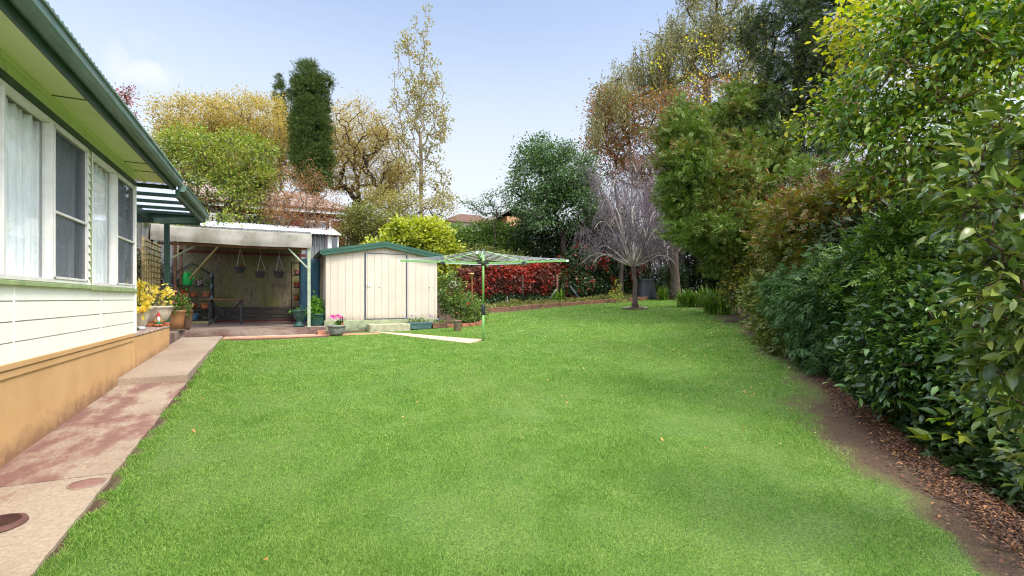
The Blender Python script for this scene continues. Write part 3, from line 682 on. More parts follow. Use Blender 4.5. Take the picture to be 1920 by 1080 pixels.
MB().bar((-2.2, CY + .25, 2.25), (-1.62, CY + .15, 2.62), .035, .035).build('brace', m_post, sh)
MB().bar((-2.1, 15.8, 1.95), (-1.1, 13.6, 2.85), .035, .035).build('brace', m_yel, sh)
mb = MB(); mb.box(-2.62, .78, 16.86, 16.89, 1.15, 3.2); mb.build('back_wall', m_moss, sh)
mb = MB()
for i, z in enumerate(np.arange(.74, 1.15, .082)): mb.box(-2.62, .78, 16.84, 16.88, z, z + .068)
mb.build('slat_panel', M('dark_grey_slats', (92, 84, 76), (62, 56, 50), 5, .8, .3, k=.7, stretch=(1, 3, 6)), sh)
mb = MB(); mb.box(-2.62, .8, 16.6, 16.83, .69, .745); mb.build('back_kerb', m_red, sh)
# lattice at the left end of the shelter
lat = thing('lattice', (-2.5, 13.4, .6), 'narrow cream lattice of thin slats at the left end of the patio shelter', 'lattice')
mb = MB()
for y in np.arange(12.75, 14.6, .16): mb.box(-2.56, -2.545, y, y + .03, .6, 2.75)
mb.build('slats', m_yel, lat)
mb = MB()
for z in np.arange(.7, 2.75, .13): mb.box(-2.54, -2.528, 12.75, 14.6, z, z + .03)
mb.build('cross_slats', m_yel, lat)

# ------------------------------------------------------------------ fences of grey corrugated sheet
def corr_sheet(x0, x1, y, z0, z1, lam=.17, amp=.02, step=.02):
    xs = np.arange(x0, x1, step); ph = np.sin(xs * 2 * pi / lam); yy = y + amp * np.clip(ph * 1.6, -1, 1)
    return MB().grid([np.stack([xs, yy, xs * 0 + z0], -1), np.stack([xs, yy, xs * 0 + z1], -1)])
fe = thing('corrugated_fence', (-3, 17.25, .7), 'tall grey corrugated iron fence behind the patio shelter', 'fence')
corr_sheet(-7.5, 1.1, 17.3, .4, 3.62).build('sheet', m_corr, fe)
mb = MB(); mb.box(-7.5, .2, 17.34, 17.40, 3.45, 3.52); mb.build('rail', m_wood, fe)

# ------------------------------------------------------------------ garden shed
S0, S1, SV, SD = 1.22, 4.22, 13.5, 3.0
shed = thing('garden_shed', (2.72, 15, .55), 'beige metal garden shed with dark green gable roof and closed door on a green slab', 'shed')
zb, ze, zr = .824, 2.66, 2.93
mb = MB(); mb.box(S0 - .06, S1 + .05, SV - .06, SV + SD + .06, .35, zb - .002); mb.build('base_slab', m_slab, shed, bevel=.012)
def roofz(x): return zr - abs(x - (S0 + S1) / 2) * (zr - ze) / 1.5
dx0, dx1 = 2.22, 3.33
def rib_wall(x0, x1, y, sgn, ztop, zbot=zb):
    """profiled sheet: flat pans with narrow raised ribs"""
    xs = [x0]
    k = np.arange(math.ceil(x0 / .19), math.floor(x1 / .19) + 1) * .19
    P_ = [(x0, 0)]
    for c in k:
        if c - .02 > x0 and c + .02 < x1: P_ += [(c - .02, 0), (c - .010, .010), (c + .010, .010), (c + .02, 0)]
    P_.append((x1, 0)); X = np.array([p[0] for p in P_]); Yo = y + sgn * np.array([p[1] for p in P_])
    return MB().grid([np.stack([X, Yo, X * 0 + zbot], -1), np.stack([X, Yo, np.array([ztop(x) for x in X])], -1)])
mbw = rib_wall(S0, dx0, SV, -1, lambda x: roofz(x) - .02); o2 = rib_wall(dx1, S1, SV, -1, lambda x: roofz(x) - .02)
mbw.addarr(np.concatenate(o2.v), np.concatenate(o2.loops), np.concatenate(o2.cnt)); o3 = rib_wall(dx0, dx1, SV, -1, lambda x: roofz(x) - .02, 2.64)
mbw.addarr(np.concatenate(o3.v), np.concatenate(o3.loops), np.concatenate(o3.cnt))
mbw.box(S0 - .012, S0 + .06, SV - .014, SV - .011, zb, roofz(S0) - .03); mbw.box(S1 - .05, S1 + .012, SV - .014, SV - .011, zb, roofz(S1) - .03)
mbw.build('front_wall', m_shed, shed)
def side(x, sgn):
    ys = np.arange(SV, SV + SD + .01, .01); ph = (ys / .095) % 1; off = np.where(ph < .16, .022, 0.0)
    return MB().grid([np.stack([x + sgn * off, ys, ys * 0 + zb], -1), np.stack([x + sgn * off, ys, ys * 0 + ze], -1)])
side(S0, -1).build('side_wall', m_shed, shed); side(S1, 1).build('side_wall', m_shed, shed)
MB().add([(S0, SV + SD, zb), (S1, SV + SD, zb), (S1, SV + SD, ze), (2.72, SV + SD, zr - .02), (S0, SV + SD, ze)], [(0, 1, 2, 3, 4)]).build('rear_wall', m_shed, shed)
mb = MB()
for a, b in ((S0 - .1, 2.72), (S1 + .1, 2.72)):
    v = [(a, SV - .12, roofz(a)), (b, SV - .12, zr), (b, SV + SD + .1, zr), (a, SV + SD + .1, roofz(a))]
    vv = v + [(p[0], p[1], p[2] + .02) for p in v]; mb.add(vv, [(0, 3, 2, 1), (4, 5, 6, 7), (0, 1, 5, 4), (1, 2, 6, 5), (2, 3, 7, 6), (3, 0, 4, 7)])
    sgn = 1 if b > a else -1
    for t in np.linspace(.1, .9, 8):
        x = a + (b - a) * t; mb.bar((x, SV - .10, roofz(x) + .03), (x, SV + SD + .08, roofz(x) + .03), .03, .02)
mb.build('roof', m_shedtrim, shed)
mb = MB()
for a in (S0 - .12, S1 + .12):
    for lo, hi, yy in ((-.115, -.032, SV - .145), (-.028, .045, SV - .155)):
        v = [(a, yy, roofz(a) + lo), (2.72, yy, zr + lo), (2.72, yy, zr + hi), (a, yy, roofz(a) + hi)]; vv = v + [(p[0], p[1] + .03, p[2]) for p in v]
        mb.add(vv, [(0, 1, 2, 3), (7, 6, 5, 4), (0, 4, 5, 1), (3, 2, 6, 7), (0, 3, 7, 4)])
mb.build('gable_trim', m_shedtrim, shed)
mb = MB(); mb.box(S0 - .17, S0 - .10, SV - .15, SV + SD + .1, roofz(S0) - .10, roofz(S0) + .005); mb.build('gutter', m_shedtrim, shed); mb = MB(); mb.box(S1 + .10, S1 + .17, SV - .15, SV + SD + .1, roofz(S1) - .10, roofz(S1) + .005); mb.build('gutter', m_shedtrim, shed)
mb = MB(); mb.box(dx0 - .03, dx0, SV - .022, SV + .01, zb, 2.66); mb.box(dx1, dx1 + .03, SV - .022, SV + .01, zb, 2.64); mb.box(dx0, dx1, SV - .022, SV + .01, 2.635, 2.655); mb.box(dx0, dx1, SV - .022, SV + .01, zb, zb + .02)
mb.build('door_frame', m_gray, shed)
d0 = rib_wall(dx0 + .012, dx1 - .012, SV - .012, -1, lambda x: 2.632, zb + .03); dr = d0.build('door', m_shed, shed)
mb = MB(); mb.box(dx0 + .05, dx0 + .13, SV - .052, SV - .02, 1.755, 1.785); mb.box(dx0 + .05, dx0 + .075, SV - .05, SV - .016, 1.72, 1.80); mb.build('handle', m_white, dr)
MB().lathe((0, 0, 0), [(.012, 0)], 4)
mb = MB(); mb.box(dx0 + .35, dx0 + .375, SV - .024, SV - .0225, 1.70, 1.725); mb.build('keyhole', m_black, dr)
mb = MB()
for x in np.arange(S0 + .12, S1, .19):
    for z in (zb + .12, 1.75, 2.52):
        if z < roofz(x) - .1 and not (dx0 - .05 < x < dx1 + .05): mb.box(x - .006, x + .006, SV - .0035, SV + .001, z, z + .012)
mb.build('screws', m_gray, shed)
mb = MB(); mb.box(3.99, 4.012, SV - .02, SV - .001, 1.70, 1.73); mb.box(3.999, 4.003, SV - .006, SV - .001, 1.52, 1.70); mb.build('hook', m_black, shed)
# step in front of the shed door
a = hit(688, 622); b = hit(762, 616)
mb = MB(); mb.box(2.24, 3.32, 12.98, 13.43, .3, .715); st = solo(mb, 'concrete_step', M('olive_concrete', (190, 184, 150), (160, 154, 118), 9, .85, .3, k=.75, dirt=((110, 96, 70), 7, .55, .7, .6)), 'low olive concrete step below the shed door', 'step'); st.modifiers.new('bevel', 'BEVEL').width = .015

# ------------------------------------------------------------------ neighbour's red house and its lean-to
nh = thing('red_house', (-1, 30, 1), 'red weatherboard house with lichen-spotted tiled roof and white fascia behind the fence', 'house')
NV = 26.0; e1 = P(668, 400, 25.0)
NX0, NX1, EZ = -6.0, 3.85, 5.85
mb = MB(); mb.box(NX0, NX1 - .35, NV + .5, NV + 9, .5, EZ - .05); mb.build('wall', m_rwall, nh)
mb = MB()
for z in np.arange(1.5, 5.7, .18): mb.box(NX0, NX1 - .34, NV + .485, NV + .495, z, z + .012)
mb.build('board_lines', m_rwall, nh)
def mat_tile():
    m, n, o = newmat('lichen_tiles'); f = noise(n, 3.2, 7, rough=.7); g = noise(n, 22, 4)
    c = mixc(n, rng(n, g, .35, .65), lin((150, 104, 86), .7), lin((112, 74, 62), .7)); c = mixc(n, rng(n, f, .40, .62, 0, .85), c, lin((206, 196, 182), .7))
    finish(n, o, c, .85, 0, g, .2); return m
m_tile = mat_tile()
A = []; nc = 22; xs = np.arange(NX0 - .3, NX1 + .15, .05)
for i in range(nc):
    t0, t1 = i / nc, (i + 1) / nc
    for t, lift in ((t0, .07), (t1, .0)):
        y = NV + t * 5.0; z = EZ + .06 + t * 1.75 + lift; xr = np.minimum(xs, NX1 + .15 - t * 2.6)
        A.append(np.stack([xr, xr * 0 + y, z + .035 * np.sin(xs * 2 * pi / .3) + 0 * xs], -1))
MB().grid(A).build('roof', m_tile, nh)
MB().add([(NX1 + .15, NV, EZ + .06), (NX1 + .15, NV + 10, EZ + .06), (NX1 - 2.45, NV + 5, EZ + 1.81)], [(0, 1, 2)]).build('roof_hip', m_tile, nh)
mb = MB(); mb.box(NX0 - .3, NX1 + .15, NV - .03, NV, EZ - .14, EZ + .02); mb.box(NX1 + .12, NX1 + .15, NV, NV + 9, EZ - .14, EZ + .02); mb.build('fascia', m_white, nh)
mb = MB(); mb.box(NX0 - .3, NX1 + .2, NV - .12, NV - .03, EZ + .02, EZ + .10); mb.build('gutter', m_red, nh)
def nwin(x0, x1, z0, z1):
    mb = MB(); y = NV + .47
    mb.box(x0, x1, y - .03, y, z0, z0 + .07); mb.box(x0, x1, y - .03, y, z1 - .07, z1); mb.box(x0, x0 + .07, y - .03, y, z0 + .07, z1 - .07); mb.box(x1 - .07, x1, y - .03, y, z0 + .07, z1 - .07)
    w_ = mb.build('window', m_white, nh); MB().box(x0 + .07, x1 - .07, y - .015, y + .005, z0 + .07, z1 - .07).build('pane', m_dkwin, w_)
nwin(-1.3, .4, 4.3, 5.5); nwin(-4.3, -2.9, 4.3, 5.5); nwin(1.4, 2.4, 4.4, 5.4)
mb = MB(); y = NV + .47; mb.box(2.62, 3.3, y - .03, y, 4.0, 5.45); dd = mb.build('door', m_rwall, nh)
mb = MB(); mb.box(2.52, 2.62, y - .04, y, 3.4, 5.55); mb.box(3.3, 3.38, y - .04, y, 3.4, 5.55); mb.box(2.62, 3.3, y - .04, y, 5.45, 5.55); mb.build('door_frame', m_white, dd)
ln = thing('lean_to', (-1, 19.8, 1), 'lean-to shed of grey corrugated sheet with white corrugated roof behind the patio shelter', 'shed')
LX0, LX1 = -4.0, 2.18
xs = np.arange(LX0, LX1, .012); z_ = .011 * np.sin(xs * 2 * pi / .12)
MB().grid([np.stack([xs, xs * 0 + 18.3, 3.70 + z_], -1), np.stack([xs, xs * 0 + 21.2, 4.32 + z_], -1)]).build('roof', m_wcorr, ln, smooth=True)
corr_sheet(.9, 1.72, 18.6, .6, 3.72).build('wall', m_corr, ln)
mb = MB(); mb.box(1.72, 1.82, 18.58, 18.68, .6, 3.74); mb.build('post', m_white, ln)
mb = MB(); mb.box(1.82, 2.1, 18.62, 18.66, 2.9, 3.0); mb.box(1.82, 1.86, 18.60, 18.66, 3.0, 3.74); mb.box(2.06, 2.1, 18.60, 18.66, 3.0, 3.74); w_ = mb.build('window', m_white, ln)
MB().box(1.86, 2.06, 18.64, 18.65, 3.0, 3.7).build('pane', m_dkwin, w_)
bw = thing('white_railing', (-3, 22.5, 1), 'white slatted balcony railing in front of the red house', 'railing')
mb = MB()
for x in np.arange(-6.2, -1.0, .16): mb.box(x, x + .10, 22.5, 22.53, 3.6, 4.75)
mb.build('pickets', m_white, bw); mb = MB(); mb.box(-6.25, -.95, 22.49, 22.56, 4.75, 4.83); mb.build('top_rail', m_white, bw)

# distant roofs
dr_ = thing('distant_house', P(860, 440, 45) * np.array((1, 1, 0)) + np.array((0, 0, 2)), 'distant brown tiled roof low above the hedge', 'house')
q = P(852, 422, 45); mb = MB(); mb.prism([(-2.4, q[2] - .3), (2.4, q[2] - .3), (.9, q[2] + .35), (-.9, q[2] + .35)], 1, -4, 4)
for a in mb.v: a += np.array((q[0], q[1], 0))
mb.build('roof', M('brown_tiles', (150, 118, 100), (126, 98, 84), 8, .85, .3, stretch=(1, 1, 8), k=.8), dr_)
mb = MB(); mb.box(q[0] - 2.1, q[0] + 2.1, q[1] - 3.5, q[1] + 3.5, 1, q[2] - .3); mb.build('wall', m_cream, dr_)
q = P(962, 404, 42); th_ = thing('tan_house', (q[0], q[1], 2), 'tan brick gable wall peeping over the hedge between the trees', 'house')
mb = MB(); mb.box(q[0] - .6, q[0] + 1.1, q[1], q[1] + 6, 1, q[2] - .1); mb.build('wall', M('tan_brick', (206, 160, 116), (188, 140, 98), 6, .85, k=.8), th_)
mb = MB(); mb.add([(q[0] - 1.9, q[1] - .4, q[2] - .5), (q[0] + .1, q[1] - .4, q[2] + .7), (q[0] + 1.6, q[1] - .4, q[2] - .1), (q[0] - 1.9, q[1] + 6.4, q[2] - .5), (q[0] + .1, q[1] + 6.4, q[2] + .7), (q[0] + 1.6, q[1] + 6.4, q[2] - .1)], [(0, 1, 4, 3), (1, 2, 5, 4)])
mb.build('roof', M('grey_brown_tiles', (120, 102, 90), (98, 84, 76), 8, .85, k=.8), th_)

# ------------------------------------------------------------------ rotary clothes line
hb = hit(906, 639); hY = depth(hb); hX = -.06 * hY
def H(dx, dy, z): return W(hX + dx, hY + dy, z)
ctr = H(0, 0, 0); zg = gz(ctr[0], ctr[1]); zb_ = EYE + 66 / 900 * hY; zt_ = EYE + 90 / 900 * hY; ztip = EYE + 71 / 900 * hY; AR = 156 / 900 * hY
hoist = thing('clothes_line', (ctr[0], ctr[1], zg), 'green rotary clothes line with four arms and white lines standing in the lawn', 'clothes line')
zc = EYE - 22 / 900 * hY
MB().tube([H(0, 0, zg - .05), H(0, 0, zc)], .031, 14).build('pole', m_hoist, hoist, smooth=True)
MB().tube([H(0, 0, zc + .12), H(0, 0, zt_)], .026, 14).build('inner_pole', m_hoist, hoist, smooth=True)
mb = MB(); mb.lathe(H(0, 0, zc - .10), [(.001, 0), (.040, 0), (.046, .02), (.046, .21), (.040, .235), (.001, .235)], 16); ch = mb.build('winding_box', m_black, hoist, smooth=True)
mb = MB(); mb.bar(H(.04, -.02, zc - .08), H(.075, -.03, zc - .09), .02, .02); mb.build('handle', m_black, ch)
mb = MB(); mb.lathe(H(0, 0, zb_ - .04), [(.001, 0), (.045, 0), (.055, .02), (.055, .085), (.04, .10), (.001, .1)], 14)
for a in range(4): dx, dy = [(1, 0), (0, 1), (-1, 0), (0, -1)][a]; mb.bar(H(dx * .04, dy * .04, zb_ + .01), H(dx * .13, dy * .13, zb_ + .015), .05, .06)
mb.build('hub', m_black, hoist)
MB().lathe(H(0, 0, zt_ - .05), [(.001, 0), (.045, 0), (.06, .03), (.06, .06), (.02, .09), (.001, .09)], 14).build('top_cap', m_black, hoist, smooth=True)
for dx, dy in ((1, 0), (0, 1), (-1, 0), (0, -1)):
    ar = MB(); ar.bar(H(dx * .08, dy * .08, zb_ + .01), H(dx * AR, dy * AR, ztip), .034, .04); arm = ar.build('arm', m_hoist, hoist)
    mb = MB(); mb.bar(H(dx * (AR - .01), dy * (AR - .01), ztip), H(dx * (AR + .05), dy * (AR + .05), ztip + .002), .042, .05); mb.build('end_cap', m_wire, arm)
    mb = MB(); mb.bar(H(dx * AR * .46, dy * AR * .46, zb_ + .012), H(dx * AR * .51, dy * AR * .51, zb_ + .02), .048, .052); mb.build('slider', m_black, arm)
    MB().tube([H(dx * .05, dy * .05, zt_ - .01), H(dx * AR * .49, dy * AR * .49, zb_ + .045)], .011, 8).build('brace', m_hoist, arm)
mb = MB(); fr_ = [.28, .42, .55, .68, .80, .90, .985]
for f_ in fr_:
    q = [H(dx * AR * f_, dy * AR * f_, zb_ + .01 + (ztip - zb_) * f_ + .03) for dx, dy in ((1, 0), (0, 1), (-1, 0), (0, -1), (1, 0))]
    for i in range(4):
        ts = np.linspace(0, 1, 6)[:, None]; p_ = q[i] * (1 - ts) + q[i + 1] * ts; p_[:, 2] -= .03 * f_ * np.sin(np.linspace(0, pi, 6)); mb.tube(p_, .0032, 5, caps=False)
mb.build('lines', m_wire, hoist)

# ------------------------------------------------------------------ pots
def soil(mb_parent, c, r, z): MB().lathe((c[0], c[1], z), [(r, 0), (r * .6, .01), (.001, .014)], 20).build('soil', m_soil, mb_parent, smooth=True)
def pot(name, c, prof, mat, label, cat='pot', group=None, seg=24, fill=None, sx=1, sy=1):
    t = thing(name, c, label, cat, group); MB().lathe(c, prof, seg, sx, sy).build('pot', mat, t, smooth=True)
    if fill:
        MB().lathe((c[0], c[1], c[2] + fill[1]), [(fill[0], 0), (fill[0] * .6, .01), (.001, .014)], 16, sx, sy).build('soil', m_soil, t, smooth=True)
    return t
def classic(r0, r1, h, lip=.015):
    return [(.001, 0), (r0, 0), (r0 + (r1 - r0) * .5, h * .45), (r1 - .005, h * .86), (r1 + lip, h * .9), (r1 + lip, h), (r1 - .015, h), (r1 - .02, h * .85)]
def bushy(t, c, rad, h, n, size, mat, tmpl=DIAM, seed=3, nm='foliage', flat=.5, low=.0, stem=m_gstem):
    r = np.random.default_rng(seed); k = max(6, n // 22)
    d = r.normal(size=(k, 3)); d /= np.linalg.norm(d, axis=1)[:, None]; d[:, 2] = np.abs(d[:, 2]) * 1.1 - low
    tips = np.array(c) + d * np.array((rad, rad, h)) * r.uniform(.55, 1, (k, 1))
    mb = MB()
    for q in tips:
        ts = np.linspace(0, 1, 4)[:, None]; p = np.array(c) + (q - np.array(c)) * ts; p[1:3, 2] += .12 * h; mb.tube(p, [.006, .005, .004, .002], 4, caps=False)
    mb.build('stems', stem, t)
    mb = MB(); i = r.integers(0, k, n); tt = r.uniform(.45, 1.05, (n, 1)) ** .7; pts = np.array(c) + (tips[i] - np.array(c)) * tt + r.normal(0, rad * .13, (n, 3))
    leaves(mb, pts, d[i] + r.normal(0, .5, (n, 3)), size, tmpl, flat, .6, r); mb.build(nm, mat, t)
    return tips, d, r
def blooms(t, tips, d, r, n, size, mat, spread=.04, nm='flowers', petals=5):
    mb = MB(); i = r.integers(0, len(tips), n); c = tips[i] + r.normal(0, spread, (n, 3)); c[:, 2] += size * .4
    for k in range(petals):
        a = 2 * pi * k / petals; leaves(mb, c, np.tile(np.array((cos(a), sin(a), .35)), (n, 1)), size, ROUND, .8, .12, r)
    mb.build(nm, mat, t)
lm_yellow = leafmat('yellow_foliage', [(226, 194, 60), (244, 220, 90), (244, 228, 130), (214, 196, 76), (170, 156, 64)], .6, .4, 5, .95)
lm_pink = leafmat('pink_petals', [(224, 90, 130), (236, 130, 160), (220, 60, 90), (250, 190, 205)], .6, .3, 5, .85)
lm_magenta = leafmat('magenta_petals', [(222, 60, 170), (238, 110, 196)], .6, .3, 5, .9)
lm_redf = leafmat('red_petals', [(200, 22, 24), (232, 40, 40)], .5, .2, 5, .85)
lm_violet = leafmat('violet_petals', [(110, 80, 190), (190, 150, 214), (80, 50, 140), (210, 190, 220)], .6, .25, 5, .85)
lm_potg = leafmat('potted_green_leaves', [(58, 96, 40), (84, 128, 50), (112, 150, 62), (46, 78, 36)], .45, .25, 4, .72)
lm_bright = leafmat('bright_green_leaves', [(60, 112, 34), (92, 148, 46), (120, 172, 60)], .4, .25, 3, .75)
def porch_pt(px, py, z=.885):
    Y = (EYE - z) * 900 / (py - 560); return W((px - 960) / 900 * Y, Y, z)
c = W((260 - 960) / 900 * 8.35, 8.35, .885)
t = pot('potted_plant', c, [(.001, 0), (.09, 0), (.10, .02), (.15, .2), (.175, .31), (.205, .33), (.205, .365), (.18, .365), (.175, .3)], m_cpot, 'tall cream pot at the house corner holding a yellow-leaved plant', 'potted plant', fill=(.17, .33))
tp = bushy(t, c + np.array((0, 0, .34)), .26, .50, 230, .085, lm_yellow, ROUND, 4)
c = W((291 - 960) / 900 * 9.0, 9.0, .885)
t = pot('potted_plant', c + np.array((0, 0, .05)), [(.001, 0), (.13, 0), (.2, .08), (.25, .2), (.262, .29), (.285, .30), (.285, .33), (.25, .33), (.25, .28)], m_cpot, 'wide round cream bowl pot on terracotta feet behind the gnome', 'potted plant', fill=(.25, .3))
for a in (.3, 2.4, 4.5): MB().box(c[0] + .17 * cos(a) - .05, c[0] + .17 * cos(a) + .05, c[1] + .17 * sin(a) - .05, c[1] + .17 * sin(a) + .05, .886, .95).build('foot', m_terra, t, bevel=.01)
bushy(t, c + np.array((-.05, -.03, .36)), .34, .42, 360, .075, lm_yellow, ROUND, 5)
tp = bushy(t, c + np.array((.16, .12, .36)), .20, .30, 130, .05, lm_potg, DIAM, 6, 'green_foliage'); blooms(t, *tp, 16, .028, leafmat('pale_pink_petals', [(236, 176, 186), (226, 150, 170)], .6, .3, 5, .85), .05)
# garden gnome
g0 = porch_pt(298, 607) if False else W((297 - 960) / 900 * 8.75, 8.75, .886)
gn = thing('garden_gnome', g0, 'small garden gnome with red hat, white beard and green jacket on the porch wall', 'gnome')
MB().lathe(g0, [(.001, .0), (.06, .0), (.07, .02), (.068, .06), (.055, .07)], 14, 1.25, 1).build('base', m_terra, gn, smooth=True)
mb = MB(); mb.lathe(g0 + np.array((0, 0, .05)), [(.045, 0), (.062, .02), (.066, .06), (.052, .11), (.03, .14), (.028, .15), (.036, .165), (.040, .19), (.034, .215), (.001, .225)], 16); mb.build('body', M('gnome_green', (40, 140, 90), None, 4, .5), gn, smooth=True)
MB().lathe(g0 + np.array((0, 0, .20)), [(.03, 0), (.039, .015), (.040, .035), (.03, .05), (.001, .052)], 14).build('head', M('gnome_skin', (226, 170, 136), None, 4, .5), gn, smooth=True)
MB().lathe(g0 + np.array((0, 0, .235)), [(.046, 0), (.044, .015), (.032, .05), (.016, .09), (.001, .115)], 14).build('hat', M('gnome_red', (190, 38, 44), None, 4, .5), gn, smooth=True)
fd = np.array((SA * -.3 + .35, -CA * .9, 0.)); fd /= np.linalg.norm(fd)
mb = MB(); mb.tube([g0 + fd * .030 + (0, 0, .225), g0 + fd * .048 + (0, 0, .19), g0 + fd * .055 + (0, 0, .15), g0 + fd * .06 + (0, 0, .11)], [.022, .034, .028, .006], 10); mb.build('beard', M('gnome_white', (238, 234, 226), None, 4, .6), gn, smooth=True)
rt = np.array((-fd[1], fd[0], 0)); mb = MB()
for s in (-1, 1):
    mb.tube([g0 + rt * s * .05 + (0, 0, .17), g0 + rt * s * .07 + fd * .03 + (0, 0, .13), g0 + rt * s * .03 + fd * .06 + (0, 0, .12)], [.018, .017, .012], 8)
mb.build('arm', m_gcan and M('gnome_orange', (226, 130, 50), None, 4, .5), gn, smooth=True)
mb = MB()
for s in (-1, 1): mb.tube([g0 + rt * s * .03 + fd * .03 + (0, 0, .05), g0 + rt * s * .035 + fd * .09 + (0, 0, .035), g0 + rt * s * .035 + fd * .115 + (0, 0, .04)], [.024, .028, .012], 8)
mb.build('boot', m_terra, gn, smooth=True)
c = W((263 - 960) / 900 * 7.9, 7.9, .886)
mb = MB(); mb.lathe(c, [(.001, 0), (.05, .0), (.07, .02), (.05, .05), (.001, .06)], 12, 1.2, .8)
solo(mb, 'stone', M('pale_stone', (206, 208, 206), (150, 150, 150), 9, .7, .4, k=.8), 'pale grey stone on the porch wall beside the tall cream pot', 'stone', smooth=True)
c = W((253 - 960) / 900 * 7.75, 7.75, .886); mb = MB(); mb.lathe(c, [(.001, 0), (.035, .0), (.045, .02), (.03, .05), (.001, .06)], 10, 1.3, .8)
solo(mb, 'stone', M('dark_stone', (60, 60, 64), None, 9, .5), 'small dark pebble on the porch wall at the house corner', 'stone', smooth=True)
gn.scale = (.8, .8, .8)
# big pots at the left end of the patio
def pat(px, Y, z=.69): return W((px - 960) / 900 * Y, Y, z)
c = pat(331, 10.7)
t = pot('potted_plant', c + np.array((0, 0, .02)), classic(.125, .175, .44, .015), m_tan, 'large tan tapered pot of pink flowering impatiens beside the green verandah post', 'potted plant', fill=(.165, .40))
tp = bushy(t, c + np.array((0, 0, .42)), .33, .46, 800, .055, lm_potg, DIAM, 8); blooms(t, *tp, 70, .032, lm_pink, .05)
MB().lathe(c, [(.001, 0), (.15, 0), (.18, .025), (.165, .025), (.13, .012), (.001, .012)], 24).build('saucer', m_greypot, t, smooth=True)
c = pat(348, 11.0)
t = pot('potted_plant', c, [(.001, 0), (.08, 0), (.10, .08), (.14, .26), (.15, .40), (.16, .41), (.16, .44), (.14, .44), (.13, .40)], m_dkpot, 'dark glazed pot tucked behind the large tan pot', 'potted plant', fill=(.13, .41))
bushy(t, c + np.array((0, 0, .43)), .17, .25, 150, .06, lm_potg, DIAM, 9)

# ------------------------------------------------------------------ plant rack and what stands on it
rc = pat(362, 13.7); rk = thing('plant_rack', rc, 'black tubular plant rack with peaked top standing against the mossy wall', 'rack')
rx, ry = .47, .2; zt = 2.08
mb = MB()
for sx in (-1, 1):
    for sy in (-1, 1): mb.tube([rc + (sx * rx, sy * ry, .07), (rc[0] + sx * rx, rc[1] + sy * ry, zt)], .022, 8)
for sy in (-1, 1): mb.tube([(rc[0] - rx, rc[1] + sy * ry, zt), (rc[0], rc[1] + sy * ry, zt + .32), (rc[0] + rx, rc[1] + sy * ry, zt)], .018, 8)
mb.tube([(rc[0], rc[1] - ry, zt + .32), (rc[0], rc[1] + ry, zt + .32)], .015, 6)
mb.build('frame', m_black, rk, smooth=True)
SHZ = [.80, 1.18, 1.60, 1.98 - .02]
SHZ = [.795, 1.11, 1.44, 1.77]
mb = MB()
for z in SHZ: mb.box(rc[0] - rx, rc[0] + rx, rc[1] - ry, rc[1] + ry, z - .02, z)
mb.build('shelf', m_black, rk)
mb = MB()
for z in SHZ + [zt]:
    for sx in (-1, 1): mb.tube([(rc[0] + sx * rx, rc[1] - ry, z - .05), (rc[0] + sx * rx, rc[1] - ry, z + .04)], .028, 8)
mb.build('joint', M('grey_blue_plastic', (120, 140, 160), None, 4, .4), rk)
mb = MB(); mb.box(rc[0] - .5, rc[0] + .5, rc[1] - .24, rc[1] + .22, .69, .76); mb.build('plinth_board', m_yel, rk)
def onr(x, z, y=-.03): return np.array((rc[0] + x, rc[1] + y, z + .002))
c = onr(-.15, SHZ[3], -.05); wc = thing('watering_can', c, 'bright green plastic watering can on the top shelf of the plant rack', 'watering can')
mb = MB(); mb.lathe(c, [(.001, 0), (.115, 0), (.125, .02), (.12, .2), (.10, .30), (.06, .36), (.045, .37), (.04, .36)], 18, 1, .62); mb.build('body', m_gcan, wc, smooth=True)
MB().tube([c + (.0, 0, .36), c + (.01, 0, .41), c + (.08, 0, .40), c + (.125, 0, .30), c + (.115, 0, .2)], .016, 8).build('handle', m_gcan, wc, smooth=True)
MB().tube([c + (.09, 0, .06), c + (.15, -.03, .14), c + (.19, -.05, .26)], [.028, .018, .014], 8).build('spout', m_gcan, wc, smooth=True)
def small(x, si, r0, r1, h, mat, label, top=None, y=-.03):
    c = onr(x, SHZ[si], y); t = pot('flower_pot', c, classic(r0, r1, h, .012), mat, label, 'pot', fill=(r1 * .9, h * .85))
    if top: bushy(t, c + np.array((0, 0, h * .85)), top[0], top[1], top[2], top[3], top[4], DIAM, int(abs(x) * 100) + si)
    return t
small(.16, 3, .08, .11, .17, M('patterned_pot', (206, 190, 180), (90, 60, 56), 22, .5, lo=.48, hi=.52), 'patterned round pot beside the green watering can', (.14, .12, 60, .05, lm_potg))
small(-.36, 3, .07, .09, .18, m_gpot, 'dark green pot on the top shelf left of the watering can')
small(.36, 3, .08, .10, .05, m_greypot, 'shallow grey dish of seedlings at the right end of the top shelf', (.12, .12, 70, .045, lm_bright))
small(-.22, 2, .07, .11, .19, M('orange_red_plastic', (214, 70, 40), None, 5, .4), 'orange-red plastic pot with a leafy seedling on the second shelf', (.2, .2, 40, .08, lm_potg))
small(.02, 2, .08, .105, .15, m_terra, 'plain terracotta pot in the middle of the second shelf')
small(.32, 2, .09, .125, .15, M('banded_terracotta', (208, 160, 120), (150, 84, 52), 3, .7, stretch=(.2, .2, 14), lo=.48, hi=.52), 'banded terracotta bowl at the right of the second shelf', (.08, .06, 24, .04, lm_yellow))
small(-.0, 1, .09, .13, .13, m_terra, 'low terracotta bowl with a pale bud left on the third shelf', (.03, .08, 5, .04, leafmat('pale_bud', [(230, 220, 210), (220, 206, 190)])))
small(.31, 1, .11, .13, .15, M('orange_terracotta', (212, 132, 84), (190, 110, 66), 6, .7), 'wide orange terracotta bowl at the right of the third shelf')
small(.0, 0, .11, .15, .18, m_blue, 'light blue glazed bowl on the bottom shelf')
